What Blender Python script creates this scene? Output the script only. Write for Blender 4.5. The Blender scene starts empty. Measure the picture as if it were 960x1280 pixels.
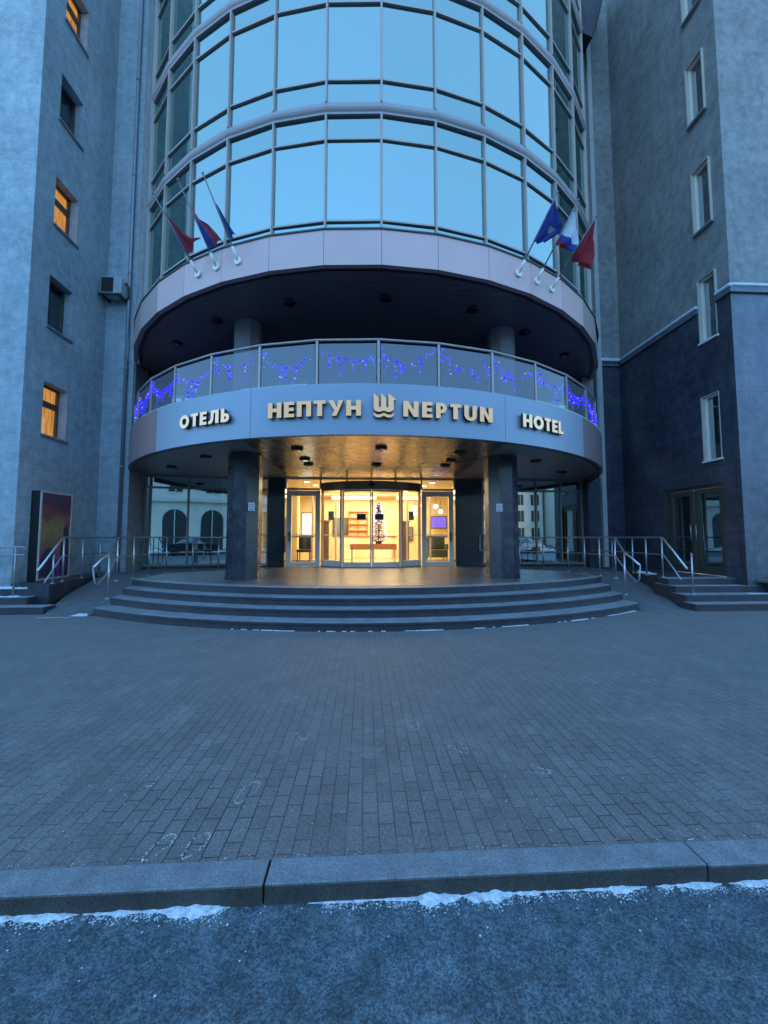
import bpy, bmesh, math, random
from mathutils import Vector, Matrix
random.seed(7)
R_ = math.radians
sc = bpy.context.scene
COL = sc.collection

# ------------------------------------------------------------------ helpers
class MB:
    """collects faces (world coordinates) and links them as ONE mesh object"""
    def __init__(s): s.v=[]; s.f=[]; s.sm=[]; s.mi=[]
    def add(s, vs, fs, smooth=False, mi=0):
        o=len(s.v); s.v += [tuple(p) for p in vs]
        for f in fs: s.f.append(tuple(i+o for i in f)); s.sm.append(smooth); s.mi.append(mi)
        return s
    def quad(s,a,b,c,d,mi=0): return s.add([a,b,c,d],[(0,1,2,3)],mi=mi)
    def poly(s,pts,mi=0): return s.add(pts,[tuple(range(len(pts)))],mi=mi)
    def box(s,x0,x1,y0,y1,z0,z1,mi=0,M=None,bev=0.0):
        if x1<x0:x0,x1=x1,x0
        if y1<y0:y0,y1=y1,y0
        if z1<z0:z0,z1=z1,z0
        if bev>0:
            bm=bmesh.new(); bmesh.ops.create_cube(bm,size=1)
            for v in bm.verts:
                v.co=Vector((x0+(v.co.x+.5)*(x1-x0),y0+(v.co.y+.5)*(y1-y0),z0+(v.co.z+.5)*(z1-z0)))
            bmesh.ops.bevel(bm,geom=bm.edges[:],offset=bev,segments=2,affect='EDGES',profile=.5)
            bm.verts.index_update()
            vs=[v.co.copy() for v in bm.verts]; fs=[[v.index for v in f.verts] for f in bm.faces]; bm.free()
        else:
            vs=[Vector(p) for p in ((x0,y0,z0),(x1,y0,z0),(x1,y1,z0),(x0,y1,z0),(x0,y0,z1),(x1,y0,z1),(x1,y1,z1),(x0,y1,z1))]
            fs=[(0,3,2,1),(4,5,6,7),(0,1,5,4),(1,2,6,5),(2,3,7,6),(3,0,4,7)]
        if M: vs=[M@v for v in vs]
        return s.add(vs,fs,mi=mi)
    def tube(s,pts,r,n=8,mi=0,caps=True,r2=None):
        pts=[Vector(p) for p in pts]; vs=[]; N=len(pts)
        for i,p in enumerate(pts):
            t=(pts[min(i+1,N-1)]-pts[max(i-1,0)]).normalized()
            up=Vector((0,0,1)) if abs(t.z)<.95 else Vector((1,0,0))
            a=t.cross(up).normalized(); b=a.cross(t)
            rr=r if r2 is None else r+(r2-r)*i/(N-1)
            for k in range(n):
                w=2*math.pi*k/n; vs.append(p+a*math.cos(w)*rr+b*math.sin(w)*rr)
        fs=[]
        for i in range(N-1):
            for k in range(n):
                fs.append((i*n+k,i*n+(k+1)%n,(i+1)*n+(k+1)%n,(i+1)*n+k))
        s.add(vs,fs,True,mi)
        if caps:
            s.add(vs[:n],[tuple(range(n))],mi=mi); s.add(vs[-n:],[tuple(reversed(range(n)))],mi=mi)
        return s
    def lathe(s,cx,cy,prof,n=24,mi=0,smooth=True,rot=0):
        vs=[]
        for r,z in prof:
            for k in range(n):
                w=2*math.pi*k/n+rot; vs.append((cx+r*math.cos(w),cy+r*math.sin(w),z))
        fs=[]
        for i in range(len(prof)-1):
            for k in range(n): fs.append((i*n+k,i*n+(k+1)%n,(i+1)*n+(k+1)%n,(i+1)*n+k))
        s.add(vs,fs,smooth,mi)
        s.add(vs[:n],[tuple(reversed(range(n)))],mi=mi); s.add(vs[-n:],[tuple(range(n))],mi=mi)
        return s
    def arc(s,cx,cy,angs,prof,mi=0,smooth=True,close=True):
        """sweep a profile [(R,z)...] round the axis at cx,cy; angle 0 faces -Y"""
        vs=[]; n=len(prof)
        for a in angs:
            for r,z in prof: vs.append((cx+r*math.sin(R_(a)),cy-r*math.cos(R_(a)),z))
        fs=[]; m=n if close else n-1
        for i in range(len(angs)-1):
            for k in range(m):
                fs.append((i*n+k,(i+1)*n+k,(i+1)*n+(k+1)%n,i*n+(k+1)%n))
        s.add(vs,fs,smooth,mi)
        if close:
            s.add(vs[:n],[tuple(range(n))],mi=mi); s.add(vs[-n:],[tuple(reversed(range(n)))],mi=mi)
        return s
    def build(s,name,mat,parent=None,label=None,cat=None,group=None,kind=None):
        me=bpy.data.meshes.new(name)
        off=WL.get(parent.name,Vector((0,0,0))) if parent else Vector((0,0,0))
        me.from_pydata([Vector(p)-off for p in s.v],[],s.f)
        me.polygons.foreach_set('use_smooth',s.sm); me.polygons.foreach_set('material_index',s.mi)
        for m in (mat if isinstance(mat,(list,tuple)) else [mat]): me.materials.append(m)
        bm=bmesh.new(); bm.from_mesh(me); bmesh.ops.remove_doubles(bm,verts=bm.verts,dist=1e-5)
        bmesh.ops.recalc_face_normals(bm,faces=bm.faces) if kind!='open' else None
        bm.to_mesh(me); bm.free()
        o=bpy.data.objects.new(name,me); COL.objects.link(o)
        if parent: o.parent=parent
        WL[o.name]=off.copy()
        tag(o,label,cat,group,None if kind=='open' else kind)
        return o
WL={}
def tag(o,label=None,cat=None,group=None,kind=None):
    if label:o['label']=label
    if cat:o['category']=cat
    if group:o['group']=group
    if kind:o['kind']=kind
    return o
def empty(name,loc,label,cat,group=None):
    o=bpy.data.objects.new(name,None); COL.objects.link(o); o.location=loc; o.empty_display_size=.2
    WL[o.name]=Vector(loc); return tag(o,label,cat,group)
def copy_of(o,parent=None,rz=None,loc=None):
    c=o.copy(); COL.objects.link(c); c.parent=parent
    if rz is not None:c.rotation_euler=(0,0,rz)
    if loc is not None:c.location=loc
    WL[c.name]=WL.get(o.name,Vector((0,0,0))).copy()
    return c
def copy_tree(o,parent=None):
    c=o.copy(); COL.objects.link(c); c.parent=parent
    for ch in list(o.children): copy_tree(ch,c)
    return c
def frange(a,b,n): return [a+(b-a)*i/n for i in range(n+1)]

# ------------------------------------------------------------------ materials
class NT:
    def __init__(s,name):
        s.m=bpy.data.materials.new(name); s.m.use_nodes=True; s.t=s.m.node_tree; s.n=s.t.nodes; s.n.clear()
        s.out=s.n.new('ShaderNodeOutputMaterial')
    def N(s,typ,ins={},**kw):
        x=s.n.new(typ)
        for k,v in kw.items(): setattr(x,k,v)
        for k,v in ins.items():
            if isinstance(v,bpy.types.NodeSocket): s.t.links.new(v,x.inputs[k])
            else: x.inputs[k].default_value=v
        return x
    def coord(s,rot=(0,0,0),scale=(1,1,1),loc=(0,0,0),space='Object'):
        c=s.N('ShaderNodeTexCoord').outputs[space]
        return s.N('ShaderNodeMapping',{'Vector':c,'Rotation':rot,'Scale':scale,'Location':loc}).outputs[0]
    def pos(s,rot=(0,0,0),scale=(1,1,1)):
        c=s.N('ShaderNodeNewGeometry').outputs['Position']
        return s.N('ShaderNodeMapping',{'Vector':c,'Rotation':rot,'Scale':scale}).outputs[0]
    def noise(s,vec,scale,detail=4,rough=.55): return s.N('ShaderNodeTexNoise',{'Vector':vec,'Scale':scale,'Detail':detail,'Roughness':rough}).outputs['Fac']
    def ramp(s,fac,stops):
        r=s.N('ShaderNodeValToRGB',{'Fac':fac}); e=r.color_ramp.elements
        while len(e)<len(stops): e.new(.5)
        for i,(p,c) in enumerate(stops):
            e[i].position=p; e[i].color=(c[0],c[1],c[2],1) if isinstance(c,(tuple,list)) else (c,c,c,1)
        return r.outputs[0]
    def mix(s,a,b,fac,mode='MIX'):
        x=s.N('ShaderNodeMix',data_type='RGBA',blend_type=mode)
        for k,v in ((0,fac),(6,a),(7,b)):
            if isinstance(v,bpy.types.NodeSocket): s.t.links.new(v,x.inputs[k])
            else: x.inputs[k].default_value=v if k==0 else (*v,1)
        return x.outputs[2]
    def math(s,op,a,b=0.0,c=None):
        x=s.N('ShaderNodeMath',operation=op)
        for i,v in enumerate((a,b) if c is None else (a,b,c)):
            if isinstance(v,bpy.types.NodeSocket): s.t.links.new(v,x.inputs[i])
            else: x.inputs[i].default_value=v
        return x.outputs[0]
    def bump(s,h,strength=.3,dist=.02): return s.N('ShaderNodeBump',{'Height':h,'Strength':strength,'Distance':dist}).outputs[0]
    def done(s,sh): s.t.links.new(sh,s.out.inputs[0]); return s.m
    def bsdf(s,color,rough=.6,metal=0.0,normal=None,spec=None,coat=None):
        ins={'Base Color':color if isinstance(color,bpy.types.NodeSocket) else (*color,1),'Roughness':rough,'Metallic':metal}
        if normal is not None: ins['Normal']=normal
        if spec is not None: ins['Specular IOR Level']=spec
        if coat is not None: ins['Coat Weight']=coat; ins['Coat Roughness']=.1
        return s.N('ShaderNodeBsdfPrincipled',ins).outputs[0]

def plain(name,color,rough=.5,metal=0.0,var=.12,scale=6,bump=0.0,spec=None):
    t=NT(name); v=t.pos(); n=t.noise(v,scale,5)
    c=t.mix(tuple(x*(1-var*1.6) for x in color),tuple(min(1,x*(1+var*1.6)) for x in color),n)
    rr=t.math('MULTIPLY_ADD',t.noise(v,scale*2.3,3),.25*rough,rough*.88)
    nb=t.bump(t.noise(v,scale*8,3),bump,.01) if bump else None
    return t.done(t.bsdf(c,rr,metal,nb,spec))
def emit(name,color,strength):
    t=NT(name); return t.done(t.N('ShaderNodeEmission',{'Color':(*color,1),'Strength':strength}).outputs[0])
def stone(name,color,rough=.75,slab=(1.2,.6),axis='x',joint=.6,mott=.25,fine=.2,streak=.12,spec=.3,bump=.25,mortar=.005):
    """cladding: slabs with thin joints, cloudy mottling, grain and rain streaks; axis = wall normal"""
    t=NT(name)
    p=t.N('ShaderNodeNewGeometry').outputs['Position']; s=t.N('ShaderNodeSeparateXYZ',{'Vector':p}).outputs
    nz=t.N('ShaderNodeSeparateXYZ',{'Vector':t.N('ShaderNodeNewGeometry').outputs['Normal']}).outputs
    isx=t.math('GREATER_THAN',t.math('ABSOLUTE',nz[0]),.6)
    h=t.math('ADD',t.math('MULTIPLY',isx,s[1]),t.math('MULTIPLY',t.math('SUBTRACT',1,isx),s[0]))
    uv=t.N('ShaderNodeCombineXYZ',{'X':h,'Y':s[2],'Z':0.0}).outputs[0]
    br=t.N('ShaderNodeTexBrick',{'Vector':uv,'Scale':1.0,'Mortar Size':mortar,'Mortar Smooth':.3,'Brick Width':slab[0],'Row Height':slab[1],'Color1':(.0,.0,.0,1),'Color2':(1,1,1,1),'Mortar':(.5,.5,.5,1)},offset=.5)
    big=t.noise(t.pos(),.7,6,.6); mid=t.noise(t.pos(),5,5,.65); fin=t.noise(t.pos(),60,2)
    st=t.noise(t.pos(scale=(6,6,.25)),1.0,5,.6)
    c=t.mix(tuple(x*(1-mott) for x in color),tuple(x*(1+mott) for x in color),t.ramp(big,[(.3,0.0),(.7,1.0)]))
    c=t.mix(c,t.mix((.55,.55,.55),(1.3,1.3,1.3),t.ramp(mid,[(.3,0.0),(.7,1.0)])),fine*1.3,'MULTIPLY')
    c=t.mix(c,t.mix((.5,.5,.5),(1.45,1.45,1.45),t.ramp(fin,[(.3,0.0),(.7,1.0)])),fine,'MULTIPLY')
    c=t.mix(c,t.mix((.6,.6,.6),(1.25,1.25,1.25),t.ramp(st,[(.35,0.0),(.65,1.0)])),streak*2,'MULTIPLY')
    c=t.mix(c,t.mix((.93,.93,.93),(1.06,1.06,1.06),br.outputs['Color']),.7,'MULTIPLY')
    c=t.mix(c,(color[0]*.35,color[1]*.35,color[2]*.35),t.math('MULTIPLY',br.outputs['Fac'],joint))
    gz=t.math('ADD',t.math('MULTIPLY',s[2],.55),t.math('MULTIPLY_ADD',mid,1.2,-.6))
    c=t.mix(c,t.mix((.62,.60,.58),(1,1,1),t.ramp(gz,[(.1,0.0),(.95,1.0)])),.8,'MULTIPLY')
    hb=t.math('SUBTRACT',t.math('MULTIPLY',fin,.3),br.outputs['Fac'])
    rr=t.math('MULTIPLY_ADD',mid,.25,rough-.12)
    return t.done(t.bsdf(c,rr,0,t.bump(hb,bump,.006),spec))
def glass(name,refl=.35,tint=(.55,.7,.7),edge=.9,rough=.0,body=None,bodyfac=0.0,gcol=(.9,.97,1.0)):
    """thin pane: Fresnel-weighted mirror over a tinted see-through (or dark) body"""
    t=NT(name)
    lw=t.math('POWER',t.N('ShaderNodeLayerWeight',{'Blend':.5}).outputs['Facing'],4.0)
    fac=t.math('MINIMUM',t.math('MULTIPLY_ADD',lw,edge-refl,refl),1.0)
    wob=t.bump(t.noise(t.pos(),.9,1,.4),.012,.05)
    rnd=t.N('ShaderNodeObjectInfo').outputs['Random']; gc=t.mix(tuple(x*.93 for x in gcol),tuple(min(1,x*1.03) for x in gcol),rnd)
    g=t.N('ShaderNodeBsdfGlossy',{'Color':gc,'Roughness':rough,'Normal':wob}).outputs[0]
    if body is not None and bodyfac>=1: b=t.N('ShaderNodeBsdfDiffuse',{'Color':(*body,1)}).outputs[0]
    else:
        b=t.N('ShaderNodeBsdfTransparent',{'Color':(*tint,1)}).outputs[0]
        if body is not None: b=t.N('ShaderNodeMixShader',{0:bodyfac,1:b,2:t.N('ShaderNodeBsdfDiffuse',{'Color':(*body,1)}).outputs[0]}).outputs[0]
    return t.done(t.N('ShaderNodeMixShader',{0:fac,1:b,2:g}).outputs[0])

M={}
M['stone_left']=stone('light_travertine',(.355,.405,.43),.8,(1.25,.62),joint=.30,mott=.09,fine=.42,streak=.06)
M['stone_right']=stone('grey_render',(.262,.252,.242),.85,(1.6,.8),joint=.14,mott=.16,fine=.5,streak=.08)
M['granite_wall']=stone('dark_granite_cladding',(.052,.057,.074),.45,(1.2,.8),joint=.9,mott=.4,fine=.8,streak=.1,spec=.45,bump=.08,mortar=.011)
M['granite_front_lit']=stone('front_lit_granite_cladding',(.125,.135,.16),.4,(1.2,.8),joint=.6,mott=.18,fine=.5,streak=.1,spec=.45,bump=.08)  # the dark granite lightened: stronger light on the front put into its colour
M['granite_pillar']=stone('pillar_granite',(.052,.052,.066),.26,(3,1.2),joint=.4,mott=.35,fine=.95,streak=0,spec=.5,bump=.03)
M['granite_panel']=stone('polished_black_granite',(.03,.032,.036),.12,(1.2,1.2),joint=.4,mott=.2,fine=.5,streak=0,spec=.5,bump=.02)
M['granite_step']=stone('step_granite',(.06,.06,.066),.5,(1.4,5),joint=.6,mott=.3,fine=.6,streak=0,bump=.1)
M['column_stone']=stone('balcony_column_stone',(.17,.165,.17),.6,(3,1.2),joint=.3,mott=.15,fine=.3,streak=0)
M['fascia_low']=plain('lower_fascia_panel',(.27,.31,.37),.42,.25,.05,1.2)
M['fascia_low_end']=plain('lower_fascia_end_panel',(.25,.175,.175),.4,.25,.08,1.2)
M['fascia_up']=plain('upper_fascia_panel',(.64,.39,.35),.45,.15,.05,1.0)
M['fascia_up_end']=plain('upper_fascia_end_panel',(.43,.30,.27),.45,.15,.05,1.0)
M['coping']=plain('dark_coping',(.05,.05,.06),.45,.4)
M['alu']=plain('champagne_aluminium',(.60,.50,.42),.42,.15,.08,3)
M['alloy']=plain('lilac_grey_alloy',(.43,.345,.30),.42,.2,.08,3)
M['ledge']=plain('lilac_ledge',(.33,.27,.27),.45,.2,.08,3)
M['alu_frame']=plain('bronze_grey_frame',(.26,.23,.20),.4,.3,.08,3)
M['alu_white']=plain('white_lacquered_aluminium',(.88,.79,.66),.5,.0,.05,3)
M['alu_dark']=plain('bronze_anodised_aluminium',(.11,.10,.09),.35,.6,.1,3)
M['steel']=plain('brushed_stainless_steel',(.42,.43,.45),.32,.85,.1,20)
M['steel_dull']=plain('dull_galvanised_steel',(.30,.31,.33),.5,.6,.15,10)
M['black']=plain('black_plastic',(.012,.012,.014),.5,0,.1)
M['lamp_dark']=plain('unlit_lamp_bezel',(.012,.012,.015),.35,.3,.1)
M['glass_tower']=glass('mirror_tower_glass',.38,edge=.55,body=(.010,.028,.032),bodyfac=1.0,gcol=(.80,1.0,.88))
M['glass_spandrel']=glass('spandrel_tower_glass',.36,edge=.55,body=(.010,.026,.030),bodyfac=1.0,gcol=(.78,.98,.88))
M['glass_low']=glass('ground_floor_glass',.56,(.35,.42,.42),.8,gcol=(.82,.96,.92))
M['glass_door']=glass('clear_door_glass',.045,(.93,.95,.93),.6)
M['glass_rail']=glass('smoked_balustrade_glass',.07,(.50,.50,.53),.5,body=(.23,.19,.21),bodyfac=.46)
M['glass_dark']=glass('dark_window_glass',.16,edge=.7,body=(.006,.007,.01),bodyfac=1.0)
M['glass_side']=glass('side_window_glass',.42,edge=.8,body=(.02,.03,.035),bodyfac=1.0)

def lit_window_mat():
    t=NT('curtained_lit_window')
    v=t.pos(scale=(1,9,1.2)); n=t.noise(v,1.5,4)
    c=t.ramp(n,[(.3,(.42,.16,.03)),(.5,(.95,.42,.08)),(.62,(1.0,.50,.12)),(.8,(.55,.22,.04))])
    e=t.N('ShaderNodeEmission',{'Color':c,'Strength':.66}).outputs[0]
    g=t.N('ShaderNodeBsdfGlossy',{'Color':(.9,.95,1,1),'Roughness':.03}).outputs[0]
    return t.done(t.N('ShaderNodeMixShader',{0:.08,1:e,2:g}).outputs[0])
M['lit_window']=lit_window_mat()
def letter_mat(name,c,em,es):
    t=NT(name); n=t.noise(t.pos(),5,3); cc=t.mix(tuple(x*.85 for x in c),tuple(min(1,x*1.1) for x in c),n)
    d=t.bsdf(cc,.45,.1); e=t.N('ShaderNodeEmission',{'Color':(*em,1),'Strength':es}).outputs[0]  # added glow on the faces: warm light put into the letters
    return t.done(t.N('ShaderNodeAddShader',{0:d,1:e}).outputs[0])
M['letter_gold']=letter_mat('gold_letter_face_glow',(.78,.47,.22),(1,.52,.20),.25)
M['letter_cream']=letter_mat('cream_letter_face_glow',(.86,.64,.40),(1,.66,.36),.32)
M['letter_side']=plain('dark_letter_side',(.06,.045,.035),.5,.3)
def soffit_bronze():
    t=NT('bronze_soffit_panel'); v=t.pos()
    s=t.N('ShaderNodeSeparateXYZ',{'Vector':v}).outputs
    uv=t.N('ShaderNodeCombineXYZ',{'X':s[0],'Y':s[1],'Z':0.0}).outputs[0]
    br=t.N('ShaderNodeTexBrick',{'Vector':uv,'Scale':1.0,'Mortar Size':.006,'Mortar Smooth':.1,'Brick Width':.62,'Row Height':1.3,'Color1':(.3,.3,.3,1),'Color2':(.7,.7,.7,1)},offset=0.0)
    n=t.noise(t.pos(scale=(1,1,1)),1.3,5,.6)
    c=t.mix((.30,.25,.18),(.46,.38,.27),n); c=t.mix(c,t.mix((.75,.75,.75),(1.15,1.15,1.15),br.outputs['Color']),1.0,'MULTIPLY')
    c=t.mix(c,(.03,.028,.025),br.outputs['Fac'])
    rr=t.math('MULTIPLY_ADD',t.noise(v,3,4),.22,.16)
    nb=t.bump(t.noise(v,1.6,2),.06,.05)
    return t.done(t.bsdf(c,rr,.75,nb))
M['soffit_bronze']=soffit_bronze()
def soffit_slat(name,c):
    t=NT(name); v=t.pos(); s=t.N('ShaderNodeSeparateXYZ',{'Vector':v}).outputs
    f=t.math('FRACT',t.math('MULTIPLY',s[1],6.5)); g=t.ramp(f,[(.0,0.0),(.06,1.0),(.94,1.0),(1.0,0.0)])
    n=t.noise(v,1.5,4); cc=t.mix(tuple(x*.75 for x in c),tuple(x*1.25 for x in c),n)
    cc=t.mix((c[0]*.15,c[1]*.15,c[2]*.15),cc,g)
    return t.done(t.bsdf(cc,.38,.2,t.bump(g,.4,.01)))
M['soffit_slat']=soffit_slat('dark_slatted_soffit',(.26,.205,.165))
M['soffit_side']=soffit_slat('grey_slatted_soffit',(.30,.30,.28))
def paving():
    t=NT('brick_paving'); v=t.pos(rot=(0,0,R_(90)))
    br=t.N('ShaderNodeTexBrick',{'Vector':v,'Scale':1.0,'Mortar Size':.0038,'Mortar Smooth':.35,'Bias':0.0,'Brick Width':.170,'Row Height':.083,'Color1':(.0,.0,.0,1),'Color2':(1,1,1,1),'Mortar':(.5,.5,.5,1)},offset=.5)
    p=t.pos(); big=t.noise(p,.45,5,.6); mid=t.noise(p,3.0,6,.7); fine=t.noise(p,70,3,.7); grit=t.noise(p,230,2,.6)
    s=t.N('ShaderNodeSeparateXYZ',{'Vector':p}).outputs
    # trampled middle of the forecourt is browner, the edges frosted grey
    mx=t.ramp(t.math('ADD',t.math('ABSOLUTE',s[0]),t.math('MULTIPLY',big,2.0)),[(.0,0.0),(1.0,1.0)])
    mx=t.math('MINIMUM',t.math('MULTIPLY',t.math('ADD',t.math('ABSOLUTE',s[0]),t.math('MULTIPLY_ADD',big,3.0,-1.5)),.3),1.0)
    mx=t.math('MAXIMUM',mx,0.0)
    c=t.mix((.153,.130,.121),(.146,.138,.136),mx)
    c=t.mix(c,t.mix((.72,.72,.72),(1.3,1.3,1.3),br.outputs['Color']),.34,'MULTIPLY')
    c=t.mix(c,t.mix((.45,.45,.45),(1.6,1.6,1.6),t.ramp(mid,[(.3,0.0),(.72,1.0)])),.35,'MULTIPLY')
    c=t.mix(c,t.mix((.45,.45,.45),(1.6,1.6,1.6),t.ramp(fine,[(.3,0.0),(.7,1.0)])),.75,'MULTIPLY')
    jv=t.math('MULTIPLY',br.outputs['Fac'],t.ramp(t.noise(p,1.1,4,.6),[(.36,.25),(.58,1.0)]))
    c=t.mix(c,(.022,.02,.02),t.math('MULTIPLY',jv,.88))
    fr=t.ramp(t.math('MULTIPLY',t.noise(p,2.4,7,.75),t.math('MULTIPLY_ADD',grit,.5,.75)),[(.56,0.0),(.72,1.0)])
    c=t.mix(c,(.40,.41,.43),t.math('MULTIPLY',fr,.26))
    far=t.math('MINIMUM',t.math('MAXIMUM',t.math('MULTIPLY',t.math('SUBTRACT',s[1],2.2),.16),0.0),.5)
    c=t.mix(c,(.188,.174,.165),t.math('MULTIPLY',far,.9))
    hgt=t.math('ADD',t.math('MULTIPLY',br.outputs['Fac'],-1.0),t.math('MULTIPLY',fine,.35))
    rr=t.math('MULTIPLY_ADD',mid,.3,.55)
    return t.done(t.bsdf(c,rr,0,t.bump(hgt,.45,.008),.35))
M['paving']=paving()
def asphalt():
    t=NT('frosted_asphalt'); p=t.pos(); a=t.noise(p,48,6,.85); b=t.noise(p,9,6,.7); d=t.noise(p,1.1,5,.6); g=t.noise(p,300,2,.6)
    vor=t.N('ShaderNodeTexVoronoi',{'Vector':p,'Scale':165.0}); vc=t.N('ShaderNodeSeparateXYZ',{'Vector':vor.outputs['Color']}).outputs[0]; vor=vor.outputs['Distance']
    c=t.mix((.022,.033,.041),(.115,.155,.175),t.ramp(a,[(.3,0.0),(.72,1.0)]))
    c=t.mix(c,t.mix((.4,.4,.4),(1.6,1.6,1.6),t.ramp(b,[(.3,0.0),(.7,1.0)])),.6,'MULTIPLY')
    c=t.mix(c,t.mix((.45,.45,.45),(1.65,1.65,1.62),t.ramp(vc,[(.1,0.0),(.9,1.0)])),.85,'MULTIPLY')
    c=t.mix(c,t.mix((.6,.6,.6),(1.5,1.5,1.5),d),.7,'MULTIPLY')
    fr=t.ramp(t.math('MULTIPLY',t.noise(p,5,8,.8),t.math('MULTIPLY_ADD',g,.6,.7)),[(.55,0.0),(.75,1.0)])
    c=t.mix(c,(.5,.55,.58),t.math('MULTIPLY',fr,.38))
    return t.done(t.bsdf(c,t.math('MULTIPLY_ADD',b,.3,.45),0,t.bump(t.math('ADD',a,t.math('MULTIPLY',g,.6)),.5,.007),.4))
M['asphalt']=asphalt()
def kerbm():
    t=NT('granite_kerb'); p=t.pos(); a=t.noise(p,120,3,.75); b=t.noise(p,6,6,.7)
    c=t.mix((.105,.115,.122),(.285,.30,.31),t.ramp(a,[(.3,0.0),(.72,1.0)]))
    c=t.mix(c,t.mix((.55,.55,.55),(1.35,1.35,1.35),t.ramp(b,[(.3,0.0),(.7,1.0)])),.6,'MULTIPLY')
    nz=t.N('ShaderNodeSeparateXYZ',{'Vector':t.N('ShaderNodeNewGeometry').outputs['Normal']}).outputs[2]
    c=t.mix(t.mix((.4,.36,.32),(0.6,.55,.5),b),(1,1,1),t.ramp(nz,[(.2,0.0),(.7,1.0)])) if False else c
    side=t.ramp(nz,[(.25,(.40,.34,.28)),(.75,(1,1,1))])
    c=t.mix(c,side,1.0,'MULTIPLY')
    return t.done(t.bsdf(c,.75,0,t.bump(a,.5,.008),.3))
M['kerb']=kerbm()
def snowm():
    t=NT('trodden_snow'); p=t.pos(); a=t.noise(p,40,5,.7)
    c=t.mix((.34,.36,.38),(.74,.76,.78),t.ramp(a,[(.32,0.0),(.6,1.0)]))
    return t.done(t.bsdf(c,.8,0,t.bump(a,.7,.012),.2))
M['snow']=snowm()
def floor_m():
    t=NT('polished_platform_granite'); p=t.pos(); a=t.noise(p,80,3,.7); b=t.noise(p,2,5,.6)
    s=t.N('ShaderNodeSeparateXYZ',{'Vector':p}).outputs
    uv=t.N('ShaderNodeCombineXYZ',{'X':s[0],'Y':s[1],'Z':0.0}).outputs[0]
    br=t.N('ShaderNodeTexBrick',{'Vector':uv,'Scale':1.0,'Mortar Size':.004,'Brick Width':.6,'Row Height':.6},offset=0.0).outputs['Fac']
    c=t.mix((.085,.078,.075),(.17,.155,.145),a); c=t.mix(c,t.mix((.7,.7,.7),(1.2,1.2,1.2),b),1.0,'MULTIPLY'); c=t.mix(c,(.03,.03,.03),br)
    return t.done(t.bsdf(c,t.math('MULTIPLY_ADD',b,.3,.2),0,t.bump(a,.04,.005),.5))
M['platform']=floor_m()

# ------------------------------------------------------------------ camera
cam=bpy.data.cameras.new('camera'); camo=bpy.data.objects.new('camera',cam); COL.objects.link(camo)
camo.location=(-.25,0,1.48); camo.rotation_euler=(R_(93.7),0,R_(-3.0))
cam.sensor_fit='VERTICAL'; cam.sensor_height=36; cam.lens=36*490/1280; cam.clip_start=.05; cam.clip_end=3000
sc.camera=camo

# ------------------------------------------------------------------ world and light
SUN_EL=R_(4.0); SUN_AZ=R_(25)
w=bpy.data.worlds.new('World'); sc.world=w; w.use_nodes=True; nt=w.node_tree; nt.nodes.clear()
sky=nt.nodes.new('ShaderNodeTexSky'); sky.sky_type='NISHITA'; sky.sun_disc=False; sky.sun_elevation=SUN_EL; sky.sun_rotation=SUN_AZ
sky.air_density=1.0; sky.dust_density=.4; sky.ozone_density=4.0
tint=nt.nodes.new('ShaderNodeMix'); tint.data_type='RGBA'; tint.blend_type='MULTIPLY'; tint.inputs[0].default_value=1; tint.inputs[7].default_value=(1.05,1.0,1.0,1)
bg=nt.nodes.new('ShaderNodeBackground'); bg.inputs['Strength'].default_value=2.25
wo=nt.nodes.new('ShaderNodeOutputWorld')
nt.links.new(sky.outputs[0],tint.inputs[6]); veil=nt.nodes.new('ShaderNodeMix'); veil.data_type='RGBA'; veil.inputs[0].default_value=.55; veil.inputs[7].default_value=(.31,.655,1.12,1)
nt.links.new(tint.outputs[2],veil.inputs[6]); nt.links.new(veil.outputs[2],bg.inputs[0]); nt.links.new(bg.outputs[0],wo.inputs[0])
sun=bpy.data.lights.new('sun','SUN'); sun.energy=.5; sun.angle=R_(12); sun.color=(1,.93,.85)
suno=bpy.data.objects.new('sun',sun); COL.objects.link(suno)
sd=Vector((math.sin(SUN_AZ)*math.cos(SUN_EL),math.cos(SUN_AZ)*math.cos(SUN_EL),math.sin(SUN_EL)))
suno.rotation_euler=sd.to_track_quat('Z','Y').to_euler()
sc.view_settings.view_transform='Standard'; sc.view_settings.look='None'; sc.view_settings.exposure=0; sc.view_settings.gamma=1
sc.cycles.max_bounces=8; sc.cycles.transparent_max_bounces=12; sc.cycles.glossy_bounces=4; sc.cycles.use_denoising=True
sc.cycles.sample_clamp_indirect=4.0; sc.cycles.caustics_reflective=False; sc.cycles.caustics_refractive=False

# ------------------------------------------------------------------ the setting
RZ=-.075
m=MB(); m.quad((-400,-400,RZ-.004),(400,-400,RZ-.004),(400,400,RZ-.004),(-400,400,RZ-.004)); m.build('ground',M['asphalt'],kind='structure')
m=MB(); m.quad((-60,-14,RZ),(60,-14,RZ),(60,1.80,RZ),(-60,1.80,RZ)); m.build('road',M['asphalt'],kind='structure')
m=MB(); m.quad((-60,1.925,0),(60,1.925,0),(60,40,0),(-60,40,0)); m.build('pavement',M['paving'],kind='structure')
m=MB()
x=-20.47
while x<20:
    dx=.002+random.random()*.002; dy=(random.random()-.5)*.012; dz=(random.random()-.5)*.008
    m.box(x+dx,x+1.98-dx,1.79+dy,1.932+dy*.3,RZ-.1,.006+dz,bev=.009); x+=1.98
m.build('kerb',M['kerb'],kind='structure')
m=MB(); m.box(-60,60,-14.2,-14.0,RZ-.1,.04); m.build('far_kerb',M['kerb'],kind='structure')
m=MB(); m.quad((-60,-20,.03),(60,-20,.03),(60,-14.2,.03),(-60,-14.2,.03)); m.build('far_pavement',M['snow'],kind='structure')

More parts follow.
